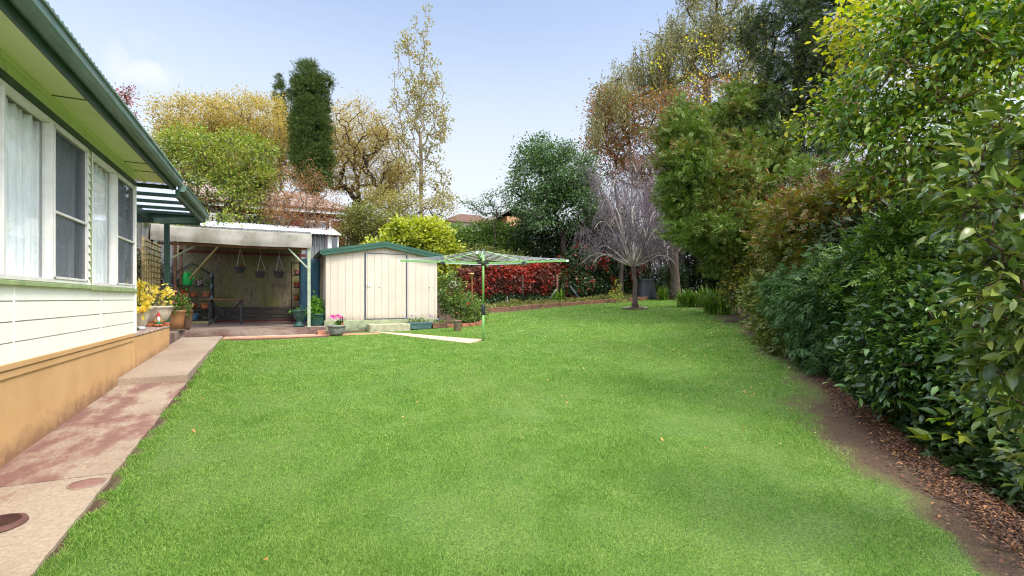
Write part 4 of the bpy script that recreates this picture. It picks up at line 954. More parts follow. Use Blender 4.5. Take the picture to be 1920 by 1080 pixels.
small(.33, 0, .10, .13, .12, M('mottled_pot', (110, 100, 84), (70, 64, 54), 14, .7), 'mottled brown bowl at the right of the bottom shelf', (.12, .06, 50, .04, lm_potg))

# ------------------------------------------------------------------ iron table
tc_ = pat(424 + 0, 13.3); tb = thing('patio_table', tc_, 'old table with worn narrow top and black cast iron legs under the hanging baskets', 'table')
mb = MB(); mb.box(tc_[0] - .62, tc_[0] + .48, tc_[1] - .3, tc_[1] + .3, 1.37, 1.40); mb.build('table_top', m_wood, tb, bevel=.006)
for s in (-1, 1):
    mb = MB(); x = tc_[0] + s * .37
    for sy in (-1, 1): mb.bar((x, tc_[1] + sy * .25, .69), (x, tc_[1] + sy * .25, 1.37), .035, .035)
    mb.bar((x, tc_[1] - .25, .9), (x, tc_[1] + .25, .9), .02, .02); mb.build('leg', m_black, tb)
for sy in (-1, 1):
    mb = MB(); y = tc_[1] + sy * .25
    for s in (-1, 1):
        ts = np.linspace(0, 1, 9); mb.tube([(tc_[0] + s * (.36 - .28 * t), y, 1.36 - .36 * t ** .6 + .05 * sin(pi * t)) for t in ts], .014, 6)
        mb.tube([(tc_[0] + s * (.07 + .29 * t), y, .99 - .26 * t ** 1.5) for t in ts], .012, 6)
    a_ = np.linspace(0, 2 * pi, 15); mb.tube([(tc_[0] + .085 * cos(t), y, 1.0 + .06 * sin(t)) for t in a_], .012, 6, caps=False)
    mb.build('scrollwork', m_black, tb)
c = np.array((tc_[0] + .0, tc_[1] - .05, 1.402)); mb = MB(); mb.grid([[(c[0] - .25 + .5 * i / 8, c[1] - .12 + .24 * j, c[2] + .008 + .055 * sin(pi * i / 8) * (1 - .3 * j)) for i in range(9)] for j in (0, 1)])
mb.grid([[(c[0] - .25 + .5 * i / 8, c[1] - .12 + .24 * j, c[2] + .055 * sin(pi * i / 8) * (1 - .3 * j)) for i in range(9)] for j in (0, 1)])
solo(mb, 'bent_sheet', m_white, 'curved white sheet lying on the iron patio table', 'sheet')

# ------------------------------------------------------------------ hanging baskets
for i, (px, py, lb) in enumerate(((450, 506, 'leftmost of three dark baskets hanging before the mossy wall'), (488, 515, 'middle of three dark baskets hanging before the mossy wall'), (523, 515, 'rightmost of three dark baskets hanging before the mossy wall'))):
    Yb = 13.3; c = P(px, py + 6, Yb); t = thing('hanging_basket', c, lb, 'hanging basket', 'dark hanging baskets under the patio shelter')
    MB().lathe(c, [(.001, 0), (.08, 0), (.10, .04), (.135, .16), (.15, .165), (.15, .185), (.13, .185), (.12, .15)], 18).build('basket', m_hang, t, smooth=True)
    hz = c[2] + .52 + (.14 if i == 0 else .08)
    mb = MB()
    for a in (0, 2.09, 4.19): mb.tube([(c[0] + .14 * cos(a), c[1] + .14 * sin(a), c[2] + .18), (c[0], c[1], hz)], .0065, 5)
    mb.tube([(c[0], c[1], hz), (c[0] + .02, c[1], hz + .07), (c[0], c[1], hz + .12)], .005, 5); mb.tube([(c[0], c[1], hz + .1), (c[0], c[1], 3.0)], .0025, 4)
    mb.build('hanger', M('white_plastic_hanger', (200, 198, 190), None, 4, .5), t)
    MB().lathe((c[0], c[1], c[2] + .155), [(.125, 0), (.06, .01), (.001, .014)], 14).build('soil', m_soil, t)
    if i != 1: bushy(t, c + np.array((.05, 0, .17)), .07, .09, 22, .045, lm_bright if i else lm_redf, DIAM, 31 + i)

# ------------------------------------------------------------------ teal covered rack, pot shelf, green urns
c = pat(581, 13.2); z0, z1 = .78, 2.48
tk = thing('covered_rack', c, 'tall rack wrapped in teal shadecloth between the shelter post and the shed', 'covered rack')
rows = []
for t_ in np.linspace(0, 1, 24):
    z = z0 + (z1 - z0) * t_; ring = []
    for a in np.linspace(0, 2 * pi, 41)[:-1]:
        ca, sa = cos(a), sin(a); p = 6; rr = (abs(ca) ** p + abs(sa) ** p) ** (-1 / p); wv = 1 + .035 * sin(a * 5 + t_ * 4) + .03 * sin(t_ * 9 + a * 2) - .10 * (t_ > .97)
        ring.append((c[0] + .25 * rr * ca * wv, c[1] + .2 * rr * sa * wv, z + (.02 * sin(a * 3) if t_ > .9 else 0)))
    ring.append(ring[0]); rows.append(ring)
mb = MB().grid(rows); mb.add([p for p in rows[-1][:-1]], [tuple(range(40))]); mb.build('shadecloth', m_tarp, tk, smooth=True)
mb = MB()
for sx in (-1, 1):
    for sy in (-1, 1): mb.tube([(c[0] + sx * .2, c[1] + sy * .15, .70), (c[0] + sx * .2, c[1] + sy * .15, .85)], .015, 6)
mb.build('leg', m_black, tk)
c = pat(557, 13.9); ps = thing('pot_shelf', c, 'narrow dark shelf unit of terracotta pots beside the teal covered rack', 'shelf')
mb = MB()
for z in (.74, 1.02, 1.36, 1.72, 2.08, 2.44): mb.box(c[0] - .14, c[0] + .10, c[1] - .15, c[1] + .15, z - .015, z)
mb.build('shelf', m_black, ps)
mb = MB()
for x in (-.15, .11):
    for y in (-.15, .15): mb.box(c[0] + x - .01, c[0] + x + .01, c[1] + y - .01, c[1] + y + .01, .70, 2.46)
mb.build('upright', m_barkd, ps)
mp_ = [m_terra, M('dull_pink_pot', (190, 130, 120), None, 6, .6), M('rust_pot', (150, 80, 60), None, 6, .7)]
for i, (z, m_, lb) in enumerate(((1.36, mp_[0], 'terracotta pot on the middle of the narrow pot shelf'), (1.72, mp_[2], 'rust brown pot with dry trailing leaves on the narrow pot shelf'), (2.08, mp_[1], 'dull pink pot with small leaves near the top of the narrow pot shelf'))):
    cc = np.array((c[0] - .01, c[1] - .05, z + .002)); t = pot('flower_pot', cc, classic(.06, .09, .15, .01), m_, lb, 'pot', fill=(.08, .13)); bushy(t, cc + np.array((0, 0, .14)), .13, .12, 40, .045, lm_potg if i != 1 else leafmat('dry_leaves', [(150, 100, 70), (120, 80, 56)]), DIAM, 60 + i, low=.4)
c = pat(561, 11.9 + .25)
t = pot('urn', c, [(.001, 0), (.13, 0), (.14, .03), (.09, .08), (.05, .13), (.06, .16), (.11, .21), (.145, .30), (.15, .37), (.175, .39), (.175, .42), (.15, .42), (.13, .36)], m_gpot, 'green pedestal urn with a trailing plant at the right front of the patio', 'urn', fill=(.14, .39))
bushy(t, c + np.array((0, 0, .39)), .24, .22, 60, .11, lm_bright, SLIM, 71, low=.5)
c = pat(594, 12.75, .60)
t = pot('potted_shrub', c, [(.001, 0), (.16, 0), (.19, .05), (.22, .2), (.235, .36), (.255, .37), (.255, .40), (.22, .4), (.2, .3)], m_gpot, 'leafy bright green shrub in a round green pot against the shed wall', 'potted shrub', fill=(.22, .36))
bushy(t, c + np.array((-.02, 0, .42)), .27, .62, 1500, .05, lm_bright, ROUND, 72, low=.25)
# slab under it
slab(.95, 1.15, 12.72, 14.0, 0, 0, .15, name='kerb', mat=m_brick, z0=.60, z1=.605, nx=3, ny=6)

# ------------------------------------------------------------------ flowers in front of the shed
def gpt(px, py, dz=0): q = hit(px, py); q[2] = gz(q[0], q[1]) + dz; return q
c = P(631, 622, 11.75); c[2] = gz(c[0], c[1]) + .03
t = pot('flower_bowl', c, [(.001, 0), (.14, 0), (.17, .04), (.20, .14), (.205, .19), (.232, .20), (.235, .24), (.21, .24), (.2, .2)], m_greypot, 'round grey ribbed bowl of magenta cyclamen in front of the shed', 'flower bowl', fill=(.2, .21))
tp = bushy(t, c + np.array((0, 0, .22)), .19, .14, 130, .06, lm_potg, ROUND, 81)
r_ = np.random.default_rng(5); tips = c + np.stack([r_.uniform(-.16, .1, 12), r_.uniform(-.12, .1, 12), r_.uniform(.36, .45, 12)], 1); blooms(t, tips, None, r_, 26, .055, lm_magenta, .015, petals=4)
mb = MB(); cc = c + np.array((.13, -.05, .2)); mb.tube([cc, cc + (0, 0, .1)], .014, 8); tr_ = mb.build('trowel_handle', M('orange_handle', (226, 96, 30), None, 4, .5), t); mb = MB(); mb.tube([cc + (0, 0, .1), cc + (.005, 0, .25)], [.018, .012], 8); mb.build('grip', m_black, tr_)
def trough(name, x0, x1, y0, y1, z0, h, mat, label, seed, mats, n, taper=.03):
    t = thing(name, ((x0 + x1) / 2, (y0 + y1) / 2, z0), label, 'planter'); mb = MB(); f = taper
    mb.add([(x0 + f, y0 + f, z0), (x1 - f, y0 + f, z0), (x1 - f, y1 - f, z0), (x0 + f, y1 - f, z0), (x0, y0, z0 + h), (x1, y0, z0 + h), (x1, y1, z0 + h), (x0, y1, z0 + h), (x0 + .015, y0 + .015, z0 + h), (x1 - .015, y0 + .015, z0 + h), (x1 - .015, y1 - .015, z0 + h), (x0 + .015, y1 - .015, z0 + h), (x0 + .015, y0 + .015, z0 + h - .04), (x1 - .015, y0 + .015, z0 + h - .04), (x1 - .015, y1 - .015, z0 + h - .04), (x0 + .015, y1 - .015, z0 + h - .04)],
           [(0, 3, 2, 1)] + [(i, (i + 1) % 4, 4 + (i + 1) % 4, 4 + i) for i in range(4)] + [(4 + i, 4 + (i + 1) % 4, 8 + (i + 1) % 4, 8 + i) for i in range(4)] + [(8 + i, 8 + (i + 1) % 4, 12 + (i + 1) % 4, 12 + i) for i in range(4)])
    mb.box(x0 - .012, x1 + .012, y0 - .012, y0, z0 + h - .035, z0 + h + .004)
    mb.build('trough', mat, t); MB().add([(x0 + .015, y0 + .015, z0 + h - .035), (x1 - .015, y0 + .015, z0 + h - .035), (x1 - .015, y1 - .015, z0 + h - .035), (x0 + .015, y1 - .015, z0 + h - .035)], [(0, 1, 2, 3)]).build('soil', m_soil, t)
    r = np.random.default_rng(seed); pts = np.stack([r.uniform(x0 + .03, x1 - .03, n), r.uniform(y0 + .03, y1 - .03, n), z0 + h + r.uniform(-.03, .10, n)], 1)
    mb = MB(); leaves(mb, pts, r.normal(size=(n, 3)) + (0, 0, 1.), .06, DIAM, .5, .5, r); mb.build('foliage', lm_potg, t)
    k = n // 9; tips = np.stack([r.uniform(x0, x1, k), r.uniform(y0, y1, k), z0 + h + r.uniform(.04, .17, k)], 1); blooms(t, tips, None, r, k, .035, mats, .01); return t
trough('planter_trough', 3.28, 3.98, 13.12, 13.34, .56, .18, M('blue_green_plastic', (96, 124, 122), (78, 106, 104), 8, .5, k=.75), 'blue-green plastic trough of pansies between the shed step and timber trough', 83, lm_violet, 170)
trough('planter_trough', 4.02, 4.40, 13.18, 13.38, .57, .13, m_wood, 'small brown timber trough of violet pansies at the right corner of the shed', 84, lm_violet, 90, .0)

# brick edged bed with the rose bush
bc = np.array((4.98, 13.55)); bz = gz(*bc)
r_ = np.random.default_rng(12)
for i, a in enumerate(np.linspace(-2.35, .55, 9)):
    x, y = bc[0] + .62 * cos(a), bc[1] + .50 * sin(a); ta = a + pi / 2
    d = np.array((cos(ta), sin(ta))) * .105; mb = MB(); zz = gz(x, y); hh = .11 + r_.uniform(-.015, .02)
    mb.bar((x - d[0], y - d[1], zz + hh / 2), (x + d[0], y + d[1], zz + hh / 2), .10, hh)
    words = 'first second third fourth fifth sixth seventh eighth ninth'.split()
    b_ = solo(mb, 'edging_brick', M('bed_brick', (186, 120, 84), (140, 92, 70), 9, .9, .4, k=.75) if i == 0 else bpy.data.materials['bed_brick'], 'weathered brick edging the rose bed, %s from the timber trough' % words[i], 'brick', 'bricks edging the rose bed'); b_.modifiers.new('bevel', 'BEVEL').width = .012
mb = MB(); mb.lathe((bc[0], bc[1], bz - .01), [(.6, 0), (.5, .06), (.2, .09), (.001, .1)], 24, 1, .8); solo(mb, 'bed_soil', m_soil, kind='structure', smooth=True)
mb = MB(); c = P(858, 594, 13.0); c[2] = gz(c[0], c[1]); solo(MB().lathe(c, [(.001, 0), (.09, 0), (.1, .03), (.105, .26), (.115, .27), (.115, .3), (.1, .3), (.09, .2)], 16), 'tin_pot', M('rusty_tin', (140, 136, 110), (120, 84, 60), 6, .6, .2), 'rusty grey tin standing at the end of the brick edging', 'tin', smooth=True)

# ------------------------------------------------------------------ leaf materials
lm_gold = leafmat('golden_leaves', [(140, 122, 56), (178, 156, 74), (200, 178, 98), (158, 142, 72), (118, 114, 54)], .6, .35, .5, .74, ri=.55)
lm_gold2 = leafmat('olive_gold_leaves', [(126, 116, 58), (168, 150, 78), (196, 172, 100), (144, 130, 70)], .6, .35, .5, .78, ri=.55)
lm_front = leafmat('fresh_green_leaves', [(70, 98, 38), (98, 126, 46), (126, 148, 56), (156, 162, 70), (140, 100, 56)], .5, .3, .6, .76)
lm_conif = leafmat('dark_conifer_needles', [(40, 58, 30), (60, 82, 40), (86, 108, 54), (48, 66, 34)], .75, .1, .8, .74, spec=.2)
lm_maple = leafmat('rusty_leaves', [(140, 92, 56), (172, 116, 78), (160, 124, 74), (120, 104, 54), (196, 100, 72)], .6, .35, .5, .75)
lm_poplar = leafmat('poplar_leaves', [(146, 134, 62), (172, 158, 80), (122, 124, 60), (192, 174, 98)], .5, .35, 1.2, .72)
lm_lime = leafmat('lime_leaves', [(112, 134, 48), (150, 166, 64), (184, 194, 92), (96, 120, 44)], .5, .3, .9, .78)
lm_hedge = leafmat('hedge_leaves', [(52, 76, 34), (74, 104, 46), (98, 128, 60), (122, 140, 68)], .5, .2, .6, .92)
lm_hedge2 = leafmat('olive_hedge_leaves', [(74, 84, 38), (104, 114, 50), (134, 134, 66), (88, 96, 44), (140, 104, 60)], .5, .25, .6, .88)
lm_pear = leafmat('blue_green_leaves', [(46, 76, 46), (66, 98, 60), (90, 120, 78), (54, 84, 50)], .45, .2, .8, .85)
lm_redv = leafmat('red_vine_leaves', [(84, 56, 44), (112, 72, 56), (92, 54, 42), (140, 80, 58), (178, 60, 42), (204, 46, 32)], .5, .35, 1.5, .9, 1.6, ri=.55)
lm_redb = leafmat('scarlet_vine_leaves', [(160, 42, 30), (206, 54, 32), (130, 50, 36), (184, 80, 50)], .5, .3, 1.5, .78)
lm_ivy = leafmat('ivy_leaves', [(34, 56, 32), (48, 76, 42), (70, 98, 56), (92, 118, 74)], .35, .12, 1.2, .68, spec=.5)
lm_redtree = leafmat('russet_leaves', [(176, 104, 68), (156, 110, 64), (112, 104, 58), (92, 98, 52), (190, 112, 78)], .6, .3, .28, .82, 2.0)
lm_willow = leafmat('willow_leaves', [(122, 118, 62), (146, 140, 80), (104, 106, 58), (160, 150, 90)], .6, .3, .8, .72)
lm_yel = leafmat('autumn_yellow_leaves', [(210, 180, 40), (226, 204, 60), (150, 164, 52), (112, 142, 46), (200, 160, 50)], .5, .45, .6, .85)
lm_jun = leafmat('juniper_sprays', [(56, 80, 26), (76, 104, 34), (104, 130, 48), (66, 94, 34), (150, 104, 60)], .65, .15, .8, .9, 1.4)
lm_jund = leafmat('dark_juniper_sprays', [(38, 56, 26), (54, 74, 32), (72, 92, 42), (48, 64, 30)], .65, .15, .5, .66)
lm_privet = leafmat('privet_leaves', [(50, 84, 34), (72, 112, 44), (100, 140, 54), (150, 168, 60), (62, 96, 44)], .36, .25, .7, .72, 1.2, spec=.5)
lm_cam = leafmat('camellia_leaves', [(52, 80, 40), (72, 102, 50), (100, 128, 64), (138, 150, 72), (62, 90, 48)], .3, .18, 1.2, .72, spec=.5)
lm_camd = leafmat('dark_camellia_leaves', [(30, 54, 28), (44, 74, 38), (74, 106, 50), (112, 138, 66)], .32, .16, 1.0, 1.0, spec=.5)
lm_nand = leafmat('nandina_leaves', [(60, 84, 34), (90, 112, 44), (124, 136, 56), (150, 96, 60), (100, 70, 44)], .45, .25, .7, .7, 1.4)
lm_nandg = leafmat('green_sprig_leaves', [(44, 72, 34), (62, 96, 44), (90, 122, 56), (122, 142, 66)], .4, .22, .9, .88)
lm_fern = leafmat('feathery_blue_green_leaves', [(46, 78, 44), (62, 98, 56), (84, 118, 70), (52, 84, 46)], .5, .2, .9, .85)
lm_auc = leafmat('aucuba_leaves', [(60, 84, 40), (90, 112, 52), (132, 142, 72), (164, 166, 90)], .4, .2, 1.2, .7)
lm_strap = leafmat('strappy_leaves', [(54, 86, 30), (80, 114, 42), (108, 140, 60), (66, 98, 36)], .4, .2, 2, .9)
lm_brown = leafmat('brown_shrub_leaves', [(120, 78, 54), (94, 64, 44), (84, 88, 44), (140, 96, 66)], .6, .25, .8, .7)
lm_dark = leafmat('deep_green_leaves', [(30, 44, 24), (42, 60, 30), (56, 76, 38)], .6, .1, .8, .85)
lm_yg = leafmat('yellow_green_leaves', [(196, 188, 62), (160, 170, 60), (120, 148, 52), (208, 190, 80), (92, 124, 44)], .5, .45, .6, .8)
L = lobe
def pt(px, py, Y): return P(px, py, Y)
def foot(px, Y):
    q = P(px, 560, Y); q[2] = gz(q[0], q[1]); return q
# ---------------- trees beyond the fence, left
plant('tree', 'broad golden autumn tree left of the tall dark cypress', 'tree', foot(455, 33), pt(455, 330, 33), [L(400, 245, 33, 85, 55, 3.2), L(480, 235, 33, 75, 48, 3.2), L(530, 280, 33, 50, 50, 2.5), L(350, 280, 33, 50, 50, 2.5), L(440, 300, 33, 90, 60, 3)],
      760, 90, .33, .135, DIAM, lm_gold, m_bark, .28, shell=.72, seed=11, group=None, fill=4000)
plant('tree', 'airy golden tree right of the cypress with dark limbs fanning over the red house', 'tree', foot(655, 34), pt(668, 380, 34), [L(665, 250, 34, 62, 58, 2.6), L(715, 300, 34, 58, 62, 2.6), L(640, 300, 34, 42, 62, 2.4), L(690, 330, 34, 78, 46, 2.6)],
      560, 62, .30, .13, DIAM, lm_gold2, m_barkd, .34, shell=.55, up=1.0, seed=12, limb=1)
plant('cypress', 'tall dark green cypress rising between the two golden trees', 'cypress', foot(580, 29), pt(580, 200, 29), [L(578, 150, 29, 21, 32), L(580, 195, 29, 31, 55), L(583, 250, 29, 34, 65), L(585, 310, 29, 34, 60), L(613, 152, 29, 7, 14, .3)],
      460, 95, .15, .16, FAN, lm_conif, m_barkd, .25, shell=.88, sub=0, flat=.1, jit=.35, outw=.6, seed=13, droop=-1.2, limb=.2, fill=3000, fillsz=.3)
plant('cypress', 'narrow slender cypress left of the tall dark cypress', 'cypress', foot(524, 38), pt(524, 200, 38), [L(524, 185, 38, 9, 36, .4), L(526, 225, 38, 10, 40, .4), L(523, 155, 38, 5, 16, .25)],
      200, 40, .10, .14, FAN, lm_conif, m_barkd, .12, shell=.6, sub=0, flat=.1, jit=.35, seed=14, droop=-1.2, limb=.3)
plant('tree', 'rounded bright green tree in front of the golden trees beside the verandah roof', 'tree', foot(412, 19.2), pt(412, 395, 19.2), [L(375, 300, 19.2, 62, 55, 1.4), L(440, 300, 19.2, 66, 52, 1.5), L(400, 345, 19.2, 85, 52, 1.6), L(470, 345, 19.2, 48, 40, 1.3), L(350, 270, 19.2, 38, 26, 1), L(470, 395, 19.2, 36, 26, 1)],
      420, 48, .19, .12, DIAM, lm_front, m_bark, .14, shell=.5, seed=15, fill=600, limb=1, sub=8)
plant('maple_tree', 'rusty red maple with fine twigs in front of the red house', 'tree', foot(548, 18.9), pt(556, 440, 18.9), [L(560, 385, 18.9, 45, 50, 1.1), L(590, 395, 18.9, 42, 42, 1.1), L(570, 330, 18.9, 32, 28, .8), L(545, 420, 18.9, 45, 26, 1)],
      230, 28, .15, .065, DIAM, lm_maple, m_bark, .09, shell=.3, up=1.3, seed=16, limb=1, tip=.005)
plant('shrub', 'thin leafless-looking shrub with sparse rusty leaves left of the red maple', 'shrub', foot(521, 19.1), pt(521, 430, 19.1), [L(515, 375, 19.1, 28, 42, .7), L(530, 345, 19.1, 18, 30, .5)], 90, 14, .14, .07, DIAM, lm_maple, m_bark, .06, shell=.3, up=1.3, seed=17, limb=1)
plant('poplar_tree', 'tall slender poplar with sparse yellowing leaves reaching high into the sky', 'poplar', foot(795, 31), pt(788, 250, 31), [L(792, 60, 31, 15, 60, .6), L(765, 150, 31, 32, 75, 1.1), L(810, 210, 31, 36, 80, 1.2), L(775, 270, 31, 38, 80, 1.2), L(795, 150, 31, 30, 70, 1), L(815, 340, 31, 32, 60, 1.1)],
      300, 20, .17, .13, ROUND, lm_poplar, m_barkp, .14, shell=.35, up=2.6, seed=18, limb=1, wob=.12, tip=.012)
plant('tree', 'low yellow-gold tree at the foot of the poplar', 'tree', foot(740, 29), pt(738, 410, 29), [L(725, 375, 29, 40, 30, 1.2), L(765, 385, 29, 42, 28, 1.2), L(832, 385, 29, 22, 28, .8)], 190, 30, .25, .13, DIAM, lm_poplar, m_bark, .1, shell=.4, seed=19, limb=1)
plant('shrub', 'loose olive and green shrub between the red house and lime green vine', 'shrub', foot(675, 22), pt(675, 450, 22), [L(670, 415, 22, 36, 32, 1), L(700, 425, 22, 38, 34, 1), L(655, 450, 22, 26, 30, 1), L(735, 430, 22, 30, 34, 1)], 330, 48, .18, .10, DIAM, lm_hedge2, m_bark, .07, shell=.5, seed=20, fill=1500)
plant('shrub', 'mound of lime green vine with a few red leaves right behind the shed', 'vine', foot(785, 17.9), pt(785, 470, 17.9), [L(765, 440, 17.9, 40, 28, .9), L(800, 450, 17.9, 46, 34, .9), L(780, 470, 17.9, 66, 32, .9), L(820, 490, 17.9, 28, 50, .8), L(740, 462, 17.9, 36, 18, .7)],
      420, 42, .13, .13, ROUND, lm_lime, m_gstem, .05, shell=.75, flat=1.0, seed=21, fill=2500, parts=('stems', 'foliage'))
# ---------------- hedges at the back
plant('hedge', 'clipped-looking mid green hedge behind the clothes line, left of the dark pear tree', 'hedge', foot(880, 25), pt(880, 500, 25), [L(850, 455, 25, 40, 30, 1.3), L(895, 450, 25, 45, 30, 1.3), L(930, 455, 25, 40, 32, 1.3), L(880, 490, 25, 70, 40, 1.3), L(960, 470, 25, 40, 45, 1.3)],
      620, 55, .2, .12, DIAM, lm_hedge, m_barkd, .06, shell=.7, seed=22, fill=5000, parts=('stems', 'foliage'))
plant('hedge', 'lower olive green hedge just above the red vine fence', 'hedge', foot(880, 22.6), pt(880, 500, 22.6), [L(845, 490, 22.6, 32, 24, .8), L(890, 488, 22.6, 45, 22, .8), L(945, 492, 22.6, 45, 22, .8)],
      280, 55, .16, .10, DIAM, lm_hedge2, m_barkd, .05, shell=.6, seed=23, fill=1500, parts=('stems', 'foliage'))
plant('tree', 'small sparse tree silhouetted against the sky above the hedge', 'tree', foot(928, 24), pt(926, 420, 24), [L(900, 380, 24, 28, 9, .7), L(935, 370, 24, 26, 14, .7), L(918, 395, 24, 30, 10, .6)], 60, 20, .14, .11, DIAM, lm_pear, m_bark, .06, shell=.3, seed=24, limb=1)
plant('pear_tree', 'dark blue-green pear tree with a bare trunk behind the vine covered fence', 'tree', foot(1056, 23), pt(1058, 440, 23), [L(1010, 340, 23, 58, 42, 1.6), L(1060, 325, 23, 50, 44, 1.6), L(1000, 385, 23, 50, 38, 1.4), L(1075, 385, 23, 48, 50, 1.5), L(1045, 290, 23, 32, 24, 1), L(1000, 280, 23, 24, 22, .9)],
      520, 48, .24, .13, DIAM, lm_pear, m_barkd, .17, shell=.55, seed=25, limb=.8, fill=1200)
plant('hedge', 'tall dark green hedge under and right of the pear tree', 'hedge', foot(1010, 24.5), pt(1010, 490, 24.5), [L(1000, 450, 24.5, 40, 45, 1.2), L(1060, 460, 24.5, 60, 50, 1.2), L(1130, 450, 24.5, 60, 60, 1.4), L(1110, 500, 24.5, 90, 50, 1.3)],
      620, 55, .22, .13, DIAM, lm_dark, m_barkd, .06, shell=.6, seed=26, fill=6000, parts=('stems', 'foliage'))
# vine over the fence: red, then ivy with red streamers
vf = thing('vine_fence', foot(940, 21.2), 'low fence smothered in deep red and brown creeper with green ivy at its foot', 'vine fence')
sp0, sp1 = foot(832, 21.0), foot(1048, 22.4)
def vinewall(t, a, b, z0f, z1, n, size, mat, thick, nm, seed, tmpl=DIAM, lumps=.18, mask=None):
    r = np.random.default_rng(seed); s = r.uniform(0, 1, n); d = b - a; d[2] = 0; Ln = np.linalg.norm(d); nn = np.array((d[1], -d[0], 0)) / Ln
    z = r.uniform(0, 1, n); g = gz(a[0] + d[0] * s, a[1] + d[1] * s); H_ = z1 + .12 * vnoise(s * Ln, s * 0, 1.8, seed)
    if mask is not None: k = mask(s, z, r); s, z, g, H_ = s[k], z[k], g[k], H_[k]; n = len(s)
    th = thick + lumps * vnoise(s * Ln, z * 3, 1.6, seed + 1); zz = g + z0f + z * (H_ - z0f)
    top = np.sqrt(np.clip(1 - ((z - .5) * 1.9) ** 6, .05, 1)); side = r.uniform(-.3, 1, n) ** 1
    pts = np.stack([a[0] + d[0] * s, a[1] + d[1] * s, zz], 1) + nn[None] * (th * side * top)[:, None] + r.normal(0, .03, (n, 3))
    mb = MB(); leaves(mb, pts, nn[None] * 1.0 + np.array((0, 0, -.9)) + r.normal(0, .4, (n, 3)), size, tmpl, .7, .5, r); return mb.build(nm, mat, t)
mb = MB()
for s in np.linspace(0, 1, 5): q = sp0 + (sp1 - sp0) * s; g_ = gz(q[0], q[1]); mb.tube([(q[0], q[1], g_), (q[0], q[1], g_ + 1.35)], .04, 8)
mb.build('post', m_barkd, vf)
mb = MB()
for h in (.3, .7, 1.15): mb.bar((sp0[0], sp0[1], gz(*sp0[:2]) + h), (sp1[0], sp1[1], gz(*sp1[:2]) + h), .03, .06)
mb.build('rail', m_barkd, vf)
vinewall(vf, sp0, sp1, .5, 1.75, 15000, .105, lm_redv, .32, 'red_creeper', 31, IVY)
vinewall(vf, sp0, sp1, .35, 1.8, 5200, .10, lm_redb, .36, 'scarlet_creeper', 36, IVY, mask=lambda s, z, r: (vnoise(s * 9, z * 1.3, 1, 17) + .35 * vnoise(s * 40, z * 9, 1, 18) > .42))
vinewall(vf, sp0, sp1, .05, .85, 8000, .09, lm_ivy, .2, 'ivy', 32, IVY)
vf2 = thing('ivy_fence', foot(1120, 23), 'dark ivy covered fence with streamers of scarlet creeper right of the red fence', 'ivy fence')
vp0, vp1 = foot(1046, 22.6), foot(1215, 24.8)
mb = MB()
for s in np.linspace(0, 1, 4): q = vp0 + (vp1 - vp0) * s; g_ = gz(q[0], q[1]); mb.tube([(q[0], q[1], g_), (q[0], q[1], g_ + 1.9)], .05, 8)
mb.build('post', m_barkd, vf2)
vinewall(vf2, vp0, vp1, .0, 2.2, 17000, .11, lm_ivy, .35, 'ivy', 33, IVY)
vinewall(vf2, vp0, vp1, .1, 2.3, 9000, .10, lm_redb, .55, 'scarlet_creeper', 34, IVY, mask=lambda s, z, r: (vnoise(s * 9, z * 1.2, 1, 7) + .25 * vnoise(s * 40, z * 9, 1, 8) > .22) & (s < .9))
tk_ = thing('vine_stump', foot(1062, 22.3), 'mound of ivy and scarlet creeper around the foot of the pear tree', 'vine')
q = P(1085, 500, 22.6)
for m_, n_, sd_ in ((lm_ivy, 4200, 1), (lm_redb, 230, 2)):
    p_, o_ = sample([(P(1090, 485, 22.4), .75, .6, .65), (P(1075, 530, 22.2), .9, .6, .6)], n_, .8, np.random.default_rng(sd_)); mb = MB(); leaves(mb, p_ + o_ * (.05 if sd_ == 2 else 0), o_ + np.array((0, 0, -.7)), .1, IVY, .7, .5); mb.build('foliage' if sd_ == 1 else 'scarlet_leaves', m_, tk_)

# timber edging of the back bed
def edging(pxs, label, h=.17):
    pts = [hit(a, b) for a, b in pxs]; mb = MB()
    for a, b in zip(pts[:-1], pts[1:]): mb.bar((a[0], a[1], gz(a[0], a[1]) + h / 2 - .02), (b[0], b[1], gz(b[0], b[1]) + h / 2 - .02), .12, h)
    o = solo(mb, 'timber_edging', m_wood, label, 'garden edging', 'timber sleepers edging the back bed'); o.modifiers.new('bevel', 'BEVEL').width = .012
edging([(862, 588), (958, 582), (1048, 574)], 'weathered red-brown sleeper edging below the red creeper fence')
edging([(1050, 575), (1130, 568), (1192, 564)], 'darker sleeper edging running from the creeper fence to the bare weeping tree')
edging([(1194, 564), (1235, 560), (1262, 557)], 'short sleeper edging between the bare weeping tree and the thick pale trunk')
# stakes, feeder, struts
def stick(name, px, py0, py1, Y, rad, mat, label, cat, px1=None):
    a = P(px, py1, Y); b = P(px1 if px1 else px, py0, Y); a[2] = min(a[2], gz(a[0], a[1]) + .02); return solo(MB().tube([a, b], rad, 8), name, mat, label, cat, smooth=True)
c = P(885, 575, 19.6); c[2] = gz(c[0], c[1]); bf = thing('bird_feeder', c, 'yellow bird feeder on a thin rusty post in front of the red creeper', 'bird feeder')
zt = P(885, 522, 19.6)[2]; MB().tube([c, (c[0], c[1], zt)], .035, 8).build('post', M('rusty_post', (150, 92, 56), None, 6, .8), bf)
MB().lathe((c[0] - .02, c[1], zt), [(.001, 0), (.06, 0), (.07, .16), (.11, .17), (.09, .21), (.001, .23)], 12).build('feeder', M('yellow_tin', (224, 190, 110), (200, 160, 80), 6, .6), bf, smooth=True)
stick('stake', 876, 559, 578, 19.2, .02, m_corr, 'thin grey metal stake left of the bird feeder post', 'stake')
stick('stake', 951, 556, 571, 20.2, .02, m_corr, 'thin grey metal stake right of the clothes line pole', 'stake')
